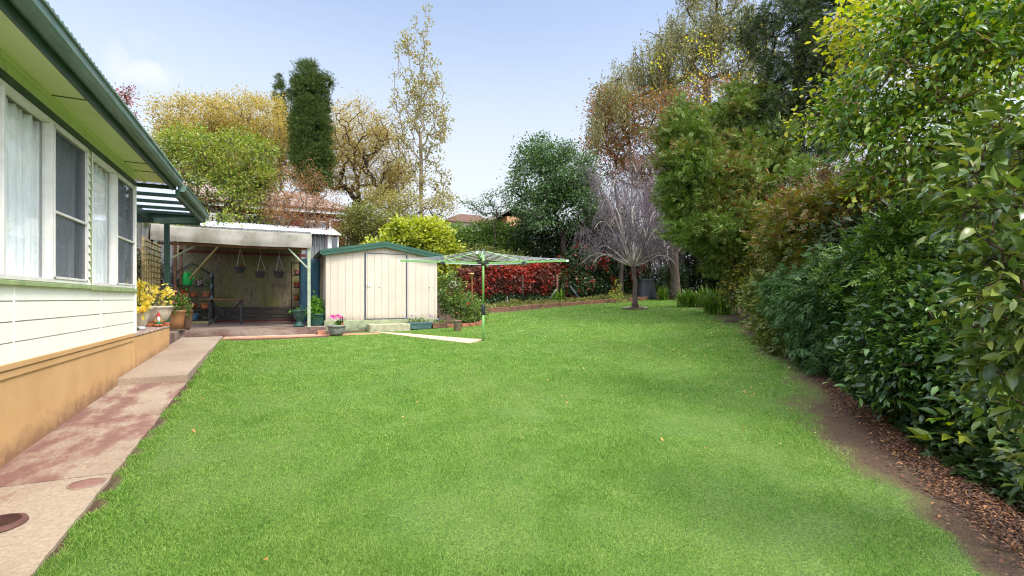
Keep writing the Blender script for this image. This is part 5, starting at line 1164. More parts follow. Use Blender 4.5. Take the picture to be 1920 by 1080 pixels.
stick('stake', 980, 515, 568, 20.6, .035, m_barkd, 'dark upright post in the middle of the red creeper', 'post')
stick('stake', 1045, 515, 565, 21.6, .045, M('rusty_brown_post', (110, 70, 54), None, 6, .8), 'rusty brown end post where red creeper meets ivy', 'post')
stick('strut', 1024, 541, 564, 21.2, .03, m_corr, 'grey metal strut leaning up to the right against the rusty end post', 'strut', px1=1045)
stick('strut', 1090, 536, 565, 21.6, .03, m_gray, 'dark metal strut leaning up to the left in the ivy', 'strut', px1=1069)
# compost bin
c = foot(1212, 22.2); cb = thing('compost_bin', c, 'black ribbed plastic compost bin in the shade behind the bare weeping tree', 'compost bin')
pr = [(.001, 0), (.50, 0)] + [(.50 - .012 * i - (.02 if i % 2 else 0), .05 + .075 * i) for i in range(11)] + [(.38, .86)]
MB().lathe(c, pr, 24).build('bin', m_black, cb, smooth=True); MB().lathe(c + np.array((0, 0, .86)), [(.40, 0), (.40, .03), (.3, .07), (.001, .08)], 24).build('lid', m_black, cb, smooth=True)

# rose bush and other shrubs by the shed
def roses(t, cl, out, r):
    k = r.choice(len(cl), 9, replace=False); c = cl[k] + out[k] * .12; mb = MB()
    for j in range(7): a = j * .9; leaves(mb, c, np.tile(np.array((cos(a), sin(a), .5)), (9, 1)), .055, ROUND, .8, .2, r)
    mb.build('flowers', lm_redf, t)
plant('rose_bush', 'rose bush with a few red flowers in the brick edged bed at the shed corner', 'rose bush', (5.0, 13.6, gz(5, 13.6)), (5.0, 13.6, 1.1), [((4.75, 13.65, 1.55), .38, .35, .75), ((5.1, 13.6, 1.1), .55, .4, .5), ((5.45, 13.7, .95), .35, .35, .35)],
      230, 26, .09, .055, ROUND, lm_hedge, m_stem, .035, shell=.35, up=1.4, seed=41, limb=1, parts=('stems', 'foliage'), extra=roses)
c = P(849, 534, 15.0); mb = MB(); a_ = np.linspace(0, 2 * pi, 24); mb.tube([(c[0] + .10 * cos(t) * CA, c[1] - .10 * cos(t) * SA, c[2] + .10 * sin(t)) for t in a_], .025, 8, caps=False); solo(mb, 'hose_coil', m_white, 'small coil of white hose hanging beside the rose bush', 'hose', smooth=True)
# ground cover in the back bed
def scatter_mask(n, box, cond, r):
    p = np.stack([r.uniform(box[0], box[1], n), r.uniform(box[2], box[3], n)], 1); return p[cond(p[:, 0], p[:, 1])]
edp = np.array([hit(a, b)[:2] for a, b in [(862, 588), (958, 582), (1050, 574), (1130, 568), (1192, 564), (1262, 557)]])
r_ = np.random.default_rng(50); n = 16000; s = r_.uniform(0, 1, n) * 4.999; i = s.astype(int); f = (s - i)[:, None]; base = edp[i] * (1 - f) + edp[i + 1] * f
off = r_.uniform(.1, 2.2, n) ** 1.0; dirv = np.array((SA, CA)); base = base + dirv[None] * off[:, None]
hgt = np.clip(.10 + .14 * vnoise(base[:, 0], base[:, 1], 1.3, 4), .02, .4)
pts = np.stack([base[:, 0], base[:, 1], gz(base[:, 0], base[:, 1]) + r_.uniform(0, 1, n) * hgt + .02], 1)
mb = MB(); leaves(mb, pts, r_.normal(size=(n, 3)) * .6 + (0, 0, .9), .13, DIAM, .3, .5, r_)
solo(mb, 'ground_cover', lm_hedge2, 'low green and straw coloured ground cover in the back bed behind the sleepers', 'ground cover', kind='stuff')

# strappy clumps
def strappy(px, Y, rad, h, n, label, seed, wd=.045, mat=lm_strap, group='strappy leaved clumps along the back of the lawn', flower=None):
    c = foot(px, Y); t = thing('strappy_plant', c, label, 'plant', group); r = np.random.default_rng(seed); k = 6
    a = r.uniform(0, 2 * pi, n); out = r.uniform(.15, 1, n) * rad; hh = h * r.uniform(.6, 1.05, n) * (1.15 - .75 * out / rad)
    ts = np.linspace(0, 1, k); b = c + np.stack([r.normal(0, rad * .16, n), r.normal(0, rad * .16, n), np.zeros(n)], 1)
    hor = (ts[None] ** 1.15) * out[:, None]; z = hh[:, None] * (np.sin(ts[None] * pi * (.42 + .24 * (out / rad))[:, None]))
    P0 = np.stack([b[:, 0, None] + np.cos(a)[:, None] * hor, b[:, 1, None] + np.sin(a)[:, None] * hor, b[:, 2, None] + z], -1)
    wv = wd * (1 - ts ** 2.2)[None, :, None] * .5 + .001; px_ = np.stack([-np.sin(a), np.cos(a), np.zeros(n)], 1)[:, None] * wv
    V = np.stack([P0 - px_, P0 + px_], 2).reshape(n, k * 2, 3); q = np.array([[2 * j, 2 * j + 1, 2 * j + 3, 2 * j + 2] for j in range(k - 1)])
    mb = MB(); mb.addarr(V, (np.arange(n)[:, None, None] * k * 2 + q[None]).reshape(-1), np.full(n * (k - 1), 4)); mb.build('leaves', mat, t); return t
strappy(1350, 15.2, 1.1, .95, 300, 'largest strappy green clump at the right end of the lawn', 1, .045)
strappy(1287, 17.8, .65, .75, 200, 'compact strappy clump beside the thick pale trunk', 2, .05)
strappy(1322, 17.6, .8, .85, 180, 'strappy clump in the shade between the two nearer clumps', 3)
strappy(1243, 21.3, .45, .75, 130, 'thin strappy clump behind the sleepers beside the compost bin', 4)
strappy(1047, 21.0, .5, .8, 150, 'upright grassy clump at the foot of the leaning grey strut', 5)
c = foot(1157, 20.4); t = thing('yellow_shrub', c, 'small bright yellow leaved shrub behind the sleepers near the bare weeping tree', 'shrub'); bushy(t, c + np.array((0, 0, .1)), .45, .85, 260, .085, lm_lime, DIAM, 90)
c = foot(1222, 22.4); plant('shrub', 'dark rounded shrub behind the thick pale trunk and compost bin', 'shrub', c, c + np.array((0, 0, .6)), [L(1258, 525, 23.0, 24, 30, .7), L(1245, 548, 22.6, 14, 12, .4)], 160, 48, .15, .1, DIAM, lm_ivy, m_barkd, .04, seed=43, parts=('stems', 'foliage'), fill=600)

m_barkl = M('pale_limb_bark', (190, 178, 162), (146, 132, 118), 5, .85, .3, k=.75, stretch=(2, 2, .5))
# ---------------- bare weeping trees
def weeping(base, crot, rads, hz, nb, nt, tr, label, seed, drop, tw=.005):
    r = np.random.default_rng(seed); t = thing('weeping_tree', base, label, 'tree', 'bare weeping trees at the end of the lawn')
    mb = MB(); k = np.linspace(0, 1, 7)[:, None]; tp = base + (crot - base) * k; tp[1:-1] += r.normal(0, .02, (5, 3)); mb.tube(tp, tr * np.array([1.5, 1.15, 1, .97, .95, .95, 1.1]), 12); mb.build('trunk', m_bark, t, smooth=True)
    mb = MB(); sb_ = MB(); tw_b = MB(); anchors = []
    def arc(p, a, out, rise, fall, n=11):
        ts = np.linspace(0, 1, n); h = out * ts ** .8; z = rise * np.sin(ts ** 1.15 * pi * .62) - fall * ts ** 3
        q = np.stack([p[0] + np.cos(a) * h, p[1] + np.sin(a) * h, p[2] + z], 1); j = r.normal(0, .045, (n, 3)); j[0] = 0; return q + np.cumsum(j, 0) * .5
    for i in range(nb):
        a = 2 * pi * i / nb + r.normal(0, .2); o = rads * r.uniform(.55, 1); q = arc(crot, a, o, hz * r.uniform(.12, 1.0), hz * .15)
        rr = np.linspace(tr * .42, .010, len(q)); mb.tube(q, rr, 6, caps=False)
        for j in range(5):
            m = r.integers(2, 9); a2 = a + r.normal(0, .9); q2 = arc(q[m], a2, rads * r.uniform(.25, .55), hz * r.uniform(.1, .42), hz * .3); sb_.tube(q2, np.linspace(max(rr[m] * .5, .008), .004, len(q2)), 4, caps=False)
            anchors += list(q2[2:]); 
            for l in range(3):
                m2 = r.integers(2, 9); q3 = arc(q2[m2], a2 + r.normal(0, .9), rads * r.uniform(.12, .35), hz * r.uniform(.02, .22), hz * .2, 8); tw_b.tube(q3, np.linspace(.006, .0035, 8), 3, caps=False); anchors += list(q3[2:])
        anchors += list(q[4:])
    mb.build('limbs', m_barkl, t, smooth=True); sb_.build('branches', m_barkw, t, smooth=True)
    A = np.array(anchors); idx = r.integers(0, len(A), nt)
    for i in idx:
        p = A[i]; a = r.uniform(0, 2 * pi); l = drop * r.uniform(.35, 1); o = r.uniform(.08, .35); ts = np.linspace(0, 1, 7)
        q = np.stack([p[0] + np.cos(a) * o * ts ** .6, p[1] + np.sin(a) * o * ts ** .6, p[2] + .12 * np.sin(ts * 2) - l * ts ** 1.5], 1) + r.normal(0, .016, (7, 3)); q[:, 2] = np.maximum(q[:, 2], gz(q[:, 0], q[:, 1]) + .4)
        tw_b.tube(q, np.linspace(tw, tw * .6, 7), 3, caps=False)
    tw_b.build('twigs', m_barkw, t); return t
wb = hit(1191, 579); wY = depth(wb)
weeping(wb, P(1187, 499, wY), 1.75 * wY / 17, 2.8 * wY / 17, 26, 900, .08, 'nearer bare weeping tree with a slim trunk ringed by flowers in the lawn', 61, .55, .0036)
wb2 = hit(1268, 562); w2 = depth(wb2)
weeping(wb2, P(1262, 478, w2), 1.9, 3.2, 17, 1300, .2, 'farther bare weeping tree with a thick pale trunk behind the strappy clumps', 62, 1.3, .006)
wb3 = foot(1165, 23.3); weeping(wb3, P(1165, 430, 23.3), 2.6, 3.1, 17, 1500, .11, 'hindmost bare weeping tree rising behind the ivy covered fence', 63, 1.5, .007)
t = thing('flower_ring', wb, 'ring of brown earth and small pink and purple flowers round the slim trunk', 'flower bed')
MB().lathe(wb + np.array((0, 0, .01)), [(.52, 0), (.44, .02), (.2, .04), (.001, .04)], 24).build('soil', m_soil, t, smooth=True)
mb = MB(); a_ = np.linspace(0, 2 * pi, 24); mb.tube([(wb[0] + .40 * cos(q), wb[1] + .40 * sin(q), gz(wb[0] + .4 * cos(q), wb[1] + .4 * sin(q)) + .03) for q in a_], .03, 6, caps=False); mb.build('rim', m_conc, t)
tp = bushy(t, wb + np.array((0, 0, .03)), .3, .16, 160, .06, lm_potg, DIAM, 64); blooms(t, *tp, 12, .05, lm_magenta, .03); 

# ---------------- tall trees on the right, far ones first
plant('willow_tree', 'tall weeping willow with hanging strands rising highest into the sky', 'willow', foot(1330, 29), pt(1325, 150, 29), [L(1148, 150, 25.2, 26, 24, .9), L(1122, 195, 25.2, 12, 30, .7), L(1160, 150, 29, 36, 50, 1.5), L(1225, 120, 29, 45, 50, 1.8), L(1300, 40, 29, 50, 50, 2), L(1380, 60, 29, 50, 60, 2), L(1130, 210, 29, 24, 36, 1.2), L(1340, -60, 29, 60, 50, 2), L(1260, 90, 29, 40, 50, 2), L(1400, 150, 29, 40, 60, 2)],
      420, 125, .28, .20, SLIM, lm_willow, m_bark, .26, shell=.3, seed=71, hang=2.4, limb=.6, wob=.12, tip=.006)
plant('tree', 'russet and olive crowned tree below the willow strands', 'tree', foot(1215, 27), pt(1218, 330, 27), [L(1165, 230, 27, 42, 52, 1.6), L(1220, 215, 27, 55, 48, 1.8), L(1190, 280, 27, 60, 40, 1.8), L(1280, 230, 27, 45, 55, 1.8), L(1270, 290, 27, 50, 40, 1.8), L(1105, 290, 27, 28, 30, 1.1), L(1180, 320, 26.5, 45, 30, 1.2), L(1240, 335, 26.5, 50, 40, 1.2), L(1135, 195, 27, 30, 34, 1.1), L(1330, 200, 27, 50, 60, 1.6), L(1340, 290, 27, 50, 60, 1.6)],
      700, 44, .26, .14, DIAM, lm_redtree, m_barkd, .22, shell=.55, seed=72, limb=.8, fill=1500)
plant('tree', 'yellow leaved tree with open limbs between the willow and conifers', 'tree', foot(1420, 22), pt(1400, 250, 22), [L(1280, 120, 22, 60, 50, 1.4), L(1340, 100, 22, 55, 55, 1.6), L(1390, 200, 22, 60, 80, 1.6), L(1300, 200, 22, 40, 40, 1.2), L(1400, 320, 22, 60, 80, 1.6), L(1500, 100, 22, 70, 110, 1.8)],
      140, 12, .24, .095, ROUND, lm_yel, m_bark, .13, shell=.2, seed=73, limb=1, wob=.15, tip=.006)
plant('hedge', 'deep shaded evergreen thicket closing the far right corner of the lawn', 'hedge', foot(1400, 24), pt(1400, 500, 24), [L(1260, 460, 26, 60, 60, 1.5), L(1330, 470, 24, 70, 70, 1.6), L(1420, 450, 22, 90, 90, 1.6), L(1500, 430, 18, 90, 90, 1.6), L(1340, 400, 25, 70, 60, 1.6), L(1230, 535, 26.5, 60, 40, 1.2), L(1310, 535, 25, 70, 40, 1.2), L(1390, 535, 23, 70, 50, 1.2)],
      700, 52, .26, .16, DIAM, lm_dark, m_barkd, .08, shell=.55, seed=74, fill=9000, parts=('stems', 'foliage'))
plant('conifer_tree', 'tall open dark conifer with long bare limbs against the sky', 'conifer', foot(1510, 14.5), pt(1500, 60, 14.5), [L(1470, 60, 14.5, 60, 70, 1.1), L(1520, 150, 14.5, 90, 70, 1.3), L(1450, 180, 14.5, 60, 60, 1), L(1490, 260, 14.5, 110, 60, 1.3), L(1420, 300, 14.5, 60, 60, 1), L(1560, 60, 14.5, 70, 80, 1.2), L(1540, -60, 14.5, 70, 80, 1.2)],
      640, 32, .18, .16, FINE, lm_jund, m_barkd, .2, shell=.3, seed=75, limb=1, up=-.1, droop=.3, flat=.4, wob=.35, tip=.008)
plant('juniper_bush', 'large mid green juniper sweeping down over the lawn from the right', 'juniper', foot(1440, 14.2), pt(1420, 400, 14.2), [L(1290, 300, 14, 55, 55, 1.0), L(1350, 350, 13.6, 90, 70, 1.2), L(1290, 380, 14, 55, 50, 1), L(1400, 300, 14.2, 80, 60, 1.2), L(1380, 430, 13.4, 95, 60, 1.2), L(1460, 380, 13.4, 80, 90, 1.2), L(1440, 470, 13.2, 80, 60, 1.1), L(1280, 240, 14.5, 40, 40, .9), L(1380, 230, 15, 60, 60, 1)],
      1000, 46, .13, .17, FINE, lm_jun, m_barkd, .14, shell=.5, seed=76, limb=.6, up=.2, droop=-.3, flat=.3, fill=3000, sub=9)
plant('shrub', 'dark small leaved shrub with yellowing leaves under the juniper', 'shrub', foot(1440, 12.6), pt(1440, 520, 12.6), [L(1430, 530, 12.4, 60, 45, .8), L(1500, 480, 11.5, 70, 70, .9), L(1400, 545, 12.8, 32, 30, .6)],
      420, 46, .13, .085, DIAM, leafmat('dark_yellowing_leaves', [(44, 60, 28), (64, 82, 36), (90, 104, 44), (170, 150, 50), (54, 70, 32)], .5, .2, 1.2, .68), m_barkd, .05, seed=77, parts=('stems', 'foliage'), fill=2000)
def sprig_shrub(*a, **k): return plant(*a, parts=('stems', 'foliage'), **k)
sprig_shrub('nandina_shrub', 'reddish-tipped nandina arching above the feathery shrub', 'shrub', foot(1600, 8.6), pt(1600, 480, 8.6), [L(1520, 440, 9.2, 75, 50, .8), L(1600, 400, 8.6, 95, 60, .9), L(1690, 390, 8, 90, 60, .9), L(1570, 500, 8.8, 80, 50, .8), L(1500, 400, 9.6, 50, 36, .7)],
      560, 20, .14, .16, SPRIG, lm_nand, m_stem, .05, shell=.65, seed=78, up=1.2, limb=.5, flat=1.0, fill=2500, fillsz=.09)
sprig_shrub('brown_shrub', 'rusty brown twiggy shrub in the gap above the nandina', 'shrub', foot(1580, 10.6), pt(1580, 420, 10.6), [L(1540, 370, 10.6, 70, 45, .8), L(1620, 350, 10.2, 80, 50, .8)], 200, 22, .14, .10, SPRIG, lm_brown, m_stem, .05, seed=79, up=1, flat=.8)
sprig_shrub('feathery_shrub', 'feathery blue-green shrub spilling down to the soil edge', 'shrub', foot(1570, 7.3), pt(1570, 600, 7.3), [L(1540, 590, 7.5, 70, 85, .6), L(1600, 570, 7.0, 60, 90, .6), L(1500, 560, 8.2, 50, 50, .6), L(1570, 650, 6.9, 50, 50, .5)],
      620, 24, .085, .13, FINE, lm_fern, m_gstem, .03, shell=.7, seed=80, droop=.9, flat=.8, fill=2000, fillsz=.07)
sprig_shrub('aucuba_shrub', 'yellow-green pointed-leaved shrub between the strappy clump and feathery shrub', 'shrub', foot(1470, 9.6), pt(1470, 600, 9.6), [L(1465, 600, 9.4, 42, 60, .6), L(1500, 630, 8.4, 42, 50, .5), L(1440, 560, 10.4, 36, 34, .6)],
      330, 15, .10, .13, WHORL, lm_auc, m_gstem, .03, shell=.7, seed=81, droop=.3, flat=1.1, fill=900, fillsz=.1)
# behind everything near: deep background so nothing shows through
sprig_shrub('hedge', 'deep green boundary thicket behind the camellias on the right', 'hedge', foot(1800, 7.4), pt(1800, 480, 7.4), [L(1760, 450, 7.6, 160, 130, .9), L(1900, 420, 6.6, 180, 160, .9), L(1660, 560, 7.6, 110, 110, .8), L(1800, 620, 6.4, 160, 110, .8), L(1960, 640, 5.4, 160, 140, .8)],
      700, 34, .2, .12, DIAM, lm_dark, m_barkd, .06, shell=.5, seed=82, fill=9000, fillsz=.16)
plant('tree', 'bright yellow leaved tree glowing behind the privet at the top right', 'tree', foot(1790, 7.0), pt(1800, 330, 7.0), [L(1700, 60, 7.4, 110, 90, .8), L(1800, 100, 7, 120, 100, .8), L(1880, 300, 6.6, 110, 90, .7), L(1780, 340, 7, 120, 70, .7), L(1860, -20, 6.8, 140, 90, .8), L(1640, 60, 7.6, 60, 90, .6), L(1560, 190, 8, 50, 60, .6)],
      330, 20, .17, .085, ROUND, lm_yg, m_bark, .08, shell=.3, seed=83, limb=.8, flat=1.0, droop=.5)
plant('privet_tree', 'glossy leaved privet tree with arching tan limbs over the right side', 'tree', foot(1850, 5.0), pt(1835, 330, 5.0), [L(1600, 220, 5.4, 60, 50, .4), L(1660, 170, 5.2, 80, 70, .5), L(1740, 120, 5, 90, 90, .5), L(1640, 280, 5.2, 70, 40, .4), L(1760, 250, 4.8, 100, 60, .5), L(1860, 160, 4.6, 110, 100, .5), L(1790, 30, 5, 130, 60, .6), L(1930, 280, 4.4, 110, 90, .5), L(1680, 340, 5, 70, 30, .4), L(1900, 30, 4.6, 110, 90, .5), L(1670, 60, 5.4, 50, 50, .4)],
      600, 24, .10, .084, BROAD, lm_privet, M('tan_bark', (150, 112, 76), (116, 84, 56), 8, .8, .3, k=.72), .045, shell=.55, seed=84, up=.5, limb=.8, flat=1.0, jit=.45, droop=.55, tip=.004)
sprig_shrub('nandina_shrub', 'fresh green fine-leaved nandina in front of the dark camellia', 'shrub', foot(1700, 5.6), pt(1700, 560, 5.6), [L(1700, 470, 5.8, 90, 50, .5), L(1780, 440, 5.4, 90, 60, .5), L(1640, 500, 6.2, 70, 50, .5), L(1740, 530, 5.2, 90, 50, .5), L(1830, 500, 4.8, 80, 60, .5)],
      430, 16, .10, .15, SPRIG, lm_nandg, m_stem, .03, shell=.6, seed=85, up=1.2, limb=.7, flat=1.1, fill=1500, fillsz=.08)
sprig_shrub('camellia_bush', 'dark glossy camellia filling the middle of the right border above the ivy', 'shrub', foot(1740, 4.9), pt(1740, 640, 4.9), [L(1690, 620, 5.0, 80, 70, .5), L(1760, 600, 4.6, 90, 80, .5), L(1660, 680, 4.9, 60, 55, .4), L(1730, 700, 4.5, 80, 60, .45), L(1830, 660, 4.2, 90, 90, .5), L(1900, 740, 3.8, 80, 80, .5)],
      540, 17, .085, .088, BROAD, lm_camd, m_stem, .035, shell=.65, seed=86, up=.8, limb=.6, flat=1.1, jit=.5, droop=.35, fill=2500, fillsz=.09)
sprig_shrub('camellia_bush', 'nearest large-leaved camellia leaning in from the right edge', 'shrub', foot(2060, 2.7), pt(2060, 560, 2.7), [L(1880, 330, 2.6, 80, 60, .22), L(1930, 420, 2.4, 110, 90, .25), L(1900, 540, 2.4, 80, 90, .25), L(1960, 250, 2.6, 90, 70, .25), L(1950, 640, 2.4, 90, 90, .3), L(1920, 740, 2.55, 55, 70, .22), L(2060, 500, 2.4, 120, 260, .35), L(1990, 860, 2.6, 60, 60, .25), L(1850, 300, 2.7, 40, 30, .2)],
      330, 9, .07, .098, BROAD, lm_cam, m_stem, .03, shell=.6, seed=87, up=.6, limb=1, flat=1.2, jit=.45, droop=.25, tip=.003)
# ivy carpet along the right border
r_ = np.random.default_rng(90); n = 5200
edge = np.array([hit(a, b)[:2] for a, b in [(1410, 596), (1480, 640), (1560, 705), (1640, 772), (1720, 835), (1830, 915), (1990, 1010)]])
s = r_.uniform(0, 1, n) ** 1 * 5.999; i = s.astype(int); f = (s - i)[:, None]; base = edge[i] * (1 - f) + edge[i + 1] * f; off = r_.uniform(0, 1, n) ** .8 * 1.3 - .08 + .22 * vnoise(base[:, 0], base[:, 1], 1.5, 5)
base = base + np.array((.92, .38))[None] * off[:, None] ; hgt = np.clip(off * .9, .03, .38)
pts = np.stack([base[:, 0], base[:, 1], gz(base[:, 0], base[:, 1]) + .02 + r_.uniform(.2, 1, n) * hgt], 1)
mb = MB(); leaves(mb, pts, r_.normal(size=(n, 3)) * .5 + np.array((-.8, -.5, .1)), .095, IVY, 1.3, .45, r_)
solo(mb, 'ivy', lm_ivy, 'carpet of dark ivy leaves along the soil edge below the shrubs', 'ivy', kind='stuff')
c = foot(1790, 3.9); c[2] += .05; 
t = thing('hosta_plant', c, 'broad-leaved plant with a yellow and brown leaf low among the ivy', 'plant'); r_ = np.random.default_rng(92)
mb = MB(); n = 34; a_ = r_.uniform(0, 2 * pi, n); pts = c + np.stack([np.cos(a_) * r_.uniform(.02, .25, n), np.sin(a_) * r_.uniform(.02, .25, n), r_.uniform(.08, .32, n)], 1); leaves(mb, pts, np.stack([np.cos(a_), np.sin(a_), a_ * 0 + .3], 1), .16, BROAD, 1.2, .3, r_); mb.build('leaves', lm_privet, t)
mb = MB(); q = P(1795, 812, 3.7); leaves(mb, np.array([q, q + (.03, 0, .01), q + (-.02, .01, 0)]), np.array([(.8, -.3, -.2), (-.8, -.3, -.3), (.1, -.9, -.4)]), np.array([.15, .16, .15]), BROAD, 1.5, .1, r_); mb.build('yellow_leaf', lm_yel, t)
# behind porch: dark shrub against the fence
plant('shrub', 'dark shrub with a few reddish leaves between the house corner and the lattice', 'shrub', foot(268, 13), pt(270, 560, 13), [L(268, 520, 13, 30, 40, .5), L(280, 500, 12.6, 22, 30, .4), L(262, 560, 12.6, 24, 30, .4)], 190, 30, .11, .075, DIAM, leafmat('dark_reddish_leaves', [(44, 60, 34), (66, 84, 44), (110, 60, 52), (54, 70, 40)], .5, .2, 1, .68), m_barkd, .04, seed=93, parts=('stems', 'foliage'))
plant('climber', 'leafy green climber trailing along the top of the corrugated fence', 'climber', (-4.2, 17.1, 1.0), (-4.2, 17.1, 3.2), [((-4.6, 17.0, 3.75), 1.6, .25, .2), ((-3.2, 17.0, 3.7), 1.2, .2, .15), ((-2.0, 17.0, 3.75), 1.3, .2, .15)], 110, 16, .12, .1, DIAM, lm_front, m_gstem, .02, seed=94, parts=('stems', 'foliage'))
plant('tree', 'red-leaved treetop just showing above the house gutter', 'tree', foot(238, 30), pt(238, 260, 30), [L(238, 172, 30, 13, 12, .4), L(232, 200, 30, 24, 24, .8)], 50, 18, .16, .13, DIAM, lm_redv, m_bark, .1, shell=.4, seed=95, limb=1)

# ------------------------------------------------------------------ grass and fallen leaves
r_ = np.random.default_rng(99)
N = 820000
rr = np.exp(r_.uniform(math.log(1.9), math.log(27), N)); th = r_.uniform(radians(-55), radians(60), N)
X, Y = rr * np.sin(th), rr * np.cos(th); gu, gv = X * CA + Y * SA, -X * SA + Y * CA
sd = lawn_sd(gu, gv); rg = np.clip((gu - 3.2) / 2, 0, 1)
d = (sd + vnoise(gu, gv, 2.2, 5) * .22 * (.25 + rg) + vnoise(gu, gv, 7, 6) * .12) / (.05 + .6 * rg)
hd = np.hypot(gu - ctr[0], gv - ctr[1]) ; wdist = np.hypot(gu - wb[0], gv - wb[1])
S0_, S1_ = (qa + qb) / 2, (qc + qd) / 2; sv = (S1_ - S0_)[:2]; tt = np.clip(((gu - S0_[0]) * sv[0] + (gv - S0_[1]) * sv[1]) / (sv @ sv), 0, 1); swd = np.hypot(gu - S0_[0] - tt * sv[0], gv - S0_[1] - tt * sv[1])
bed = np.hypot((gu - bc[0]) / .68, (gv - bc[1]) / .56) > 1
inshed = (gu > S0 - .1) & (gu < S1 + .25) & (gv > 12.95); 
lim = np.interp(gu, [1.0, 2.2, 3.3, 4.4], [12.4, 12.4, 12.9, 13.05])
infr = ~((gv > lim) & (gu < 4.5)) & ~((gv > 12.40) & (gu < 2.3))
patch = .93 + .1 * vnoise(gu, gv, .7, 21)
keep = (r_.uniform(0, 1, N) < np.clip(d, 0, 1) * np.clip(patch, .5, 1)) & (hd > .10 + .12 * r_.uniform(0, 1, N)) & (wdist > .5) & (swd > .17) & bed & infr & ~inshed
gu, gv, rr, sdk, sw = gu[keep], gv[keep], rr[keep], sd[keep], swd[keep]; n = len(gu)
lod = np.clip(rr / 3.0, 1, 6)
hgt = (.017 + .007 * np.clip(lod - 1, 0, 2)) * (1 + .2 * vnoise(gu, gv, 1.3, 22)) * np.where(gu < -.85, r_.uniform(.9, 2.0, n), np.clip(.4 + sdk * 3, .4, 1))
wdt = .0019 * lod ** .95
B = 3; a = r_.uniform(0, 2 * pi, (n, B)); ln_ = r_.uniform(.4, 1.6, (n, B)) * hgt[:, None]; ox = r_.normal(0, .006, (n, B)) * lod[:, None]; oy = r_.normal(0, .006, (n, B)) * lod[:, None]
bx, by = gu[:, None] + ox, gv[:, None] + oy; bz_ = np.broadcast_to((gz(gu, gv) - .004)[:, None], bx.shape)
hh = hgt[:, None] * r_.uniform(.6, 1.2, (n, B)); w2_ = wdt[:, None] * r_.uniform(.7, 1.3, (n, B)); a2 = a + pi / 2 + r_.normal(0, .5, (n, B))
v0 = np.stack([bx - np.cos(a2) * w2_, by - np.sin(a2) * w2_, bz_], -1); v1 = np.stack([bx + np.cos(a2) * w2_, by + np.sin(a2) * w2_, bz_], -1); v2 = np.stack([bx + np.cos(a) * ln_, by + np.sin(a) * ln_, bz_ + hh], -1)
V = np.stack([v0, v1, v2], 2).reshape(-1, 3); mb = MB(); mb.addarr(V, np.arange(len(V)), np.full(len(V) // 3, 3))
def mat_grass():
    m, n, o = newmat('lawn_blades'); g = n.nodes.new("ShaderNodeNewGeometry"); f = noise(n, .55, 4); h = noise(n, 2.6, 5); e = noise(n, .23, 3)
    fac = math_(n, 'ADD', math_(n, 'MULTIPLY_ADD', g.outputs['Random Per Island'], .62, .02), math_(n, 'MULTIPLY_ADD', h, .5, -.07), clamp=True)
    r = n.nodes.new("ShaderNodeValToRGB"); n.links.new(fac, r.inputs[0]); el = r.color_ramp.elements
    while len(el) < 5: el.new(.5)
    for i, c in enumerate([(58, 97, 29), (102, 150, 48), (134, 178, 68), (174, 198, 98), (230, 228, 168)]): el[i].position = (0, .3, .55, .8, 1)[i]; el[i].color = lin(c, .66)
    col = mixc(n, rng(n, f, .50, .72, 0, .22), r.outputs[0], lin((172, 182, 100), .62))
    p = n.nodes.new("ShaderNodeBsdfPrincipled"); p.inputs['Roughness'].default_value = .55; p.inputs['Specular IOR Level'].default_value = .25; n.links.new(col, p.inputs['Base Color'])
    t = n.nodes.new("ShaderNodeBsdfTranslucent"); hs = n.nodes.new("ShaderNodeHueSaturation"); hs.inputs['Value'].default_value = 1.5; n.links.new(col, hs.inputs['Color']); n.links.new(hs.outputs[0], t.inputs[0])
    s = n.nodes.new("ShaderNodeMixShader"); s.inputs[0].default_value = .35; n.links.new(p.outputs[0], s.inputs[1]); n.links.new(t.outputs[0], s.inputs[2]); n.links.new(s.outputs[0], o.inputs[0]); return m
solo(mb, 'grass', mat_grass(), 'short green mown lawn grass with paler and worn patches', 'grass', kind='stuff')
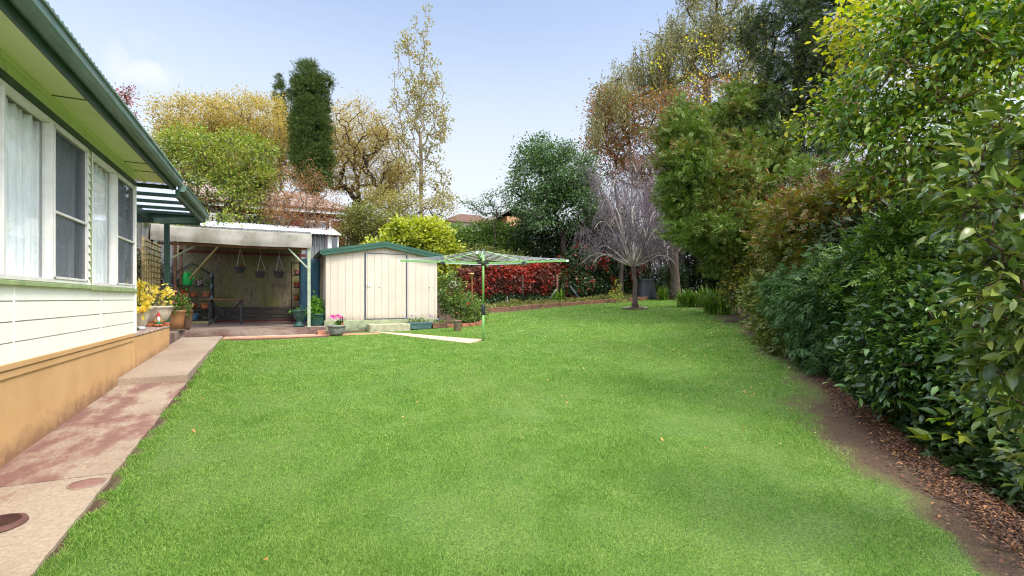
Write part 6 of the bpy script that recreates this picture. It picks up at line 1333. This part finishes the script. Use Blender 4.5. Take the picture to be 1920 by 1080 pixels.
# fallen leaves: a drift along the right edge, a few over the lawn
def litter(n, xy, size, seed):
    r = np.random.default_rng(seed); pts = np.stack([xy[:, 0], xy[:, 1], gz(xy[:, 0], xy[:, 1]) + .012 + r.uniform(0, .02, len(xy))], 1)
    mb = MB(); leaves(mb, pts, np.stack([r.normal(size=len(xy)), r.normal(size=len(xy)), r.normal(0, .3, len(xy))], 1), size, BROAD, 2.0, .2, r); return mb
n = 16000; s = r_.uniform(0, 1, n) * 5.999; i = s.astype(int); f = (s - i)[:, None]; base = edge[i] * (1 - f) + edge[i + 1] * f; off = r_.normal(-.10, .38, n); xy = base + np.array((.92, .38))[None] * off[:, None]
solo(litter(n, xy, .034, 5), 'leaf_litter', leafmat('dry_fallen_leaves', [(96, 60, 46), (144, 90, 62), (70, 46, 36), (186, 132, 80), (110, 80, 66), (60, 44, 36)], .7, .1, 3, .72), 'drift of dry brown fallen leaves along the soil edge', 'leaf litter', kind='stuff')
n = 5000; p = np.stack([r_.uniform(-.8, 13, n), r_.uniform(0, 20, n)], 1); q_ = hit(1360, 640)[:2]; p = np.concatenate([p, q_ + r_.normal(0, 1, (900, 2)) * (2.2, 2.0)]); sdp = lawn_sd(p[:, 0], p[:, 1]); n = len(p); wgt = np.clip(.05 + np.exp(-sdp / 1.6) * 1.0 * (p[:, 0] > 3), 0, 1) * np.clip((p[:, 1] - 1) / 7, .12, 1) * (sdp > 0) * ~((p[:, 1] > 12.3) & (p[:, 0] < 4.6)); p = p[r_.uniform(0, 1, n) < wgt]
mb = litter(len(p), p, .045, 6)
for a in mb.v: a[:, 2] += .02
solo(mb, 'fallen_leaves', leafmat('scattered_fallen_leaves', [(206, 160, 90), (224, 196, 120), (180, 120, 70), (214, 180, 80)], .7, .2, 3, .85), 'scattered tan and yellow fallen leaves lying on the lawn', 'fallen leaves', kind='stuff')
n = 16000; s = r_.uniform(0, 1, n) * 5.999; i = s.astype(int); f = (s - i)[:, None]; base = edge[i] * (1 - f) + edge[i + 1] * f; off = r_.uniform(-.75, .35, n); xy = base + np.array((.92, .38))[None] * off[:, None]
mb = litter(n, xy, .019, 8); solo(mb, 'mulch', M('bark_mulch', (130, 96, 72), (56, 40, 32), 30, .9, .2, k=.75), 'fine bark crumbs and soil clods along the border edge', 'mulch', kind='stuff')
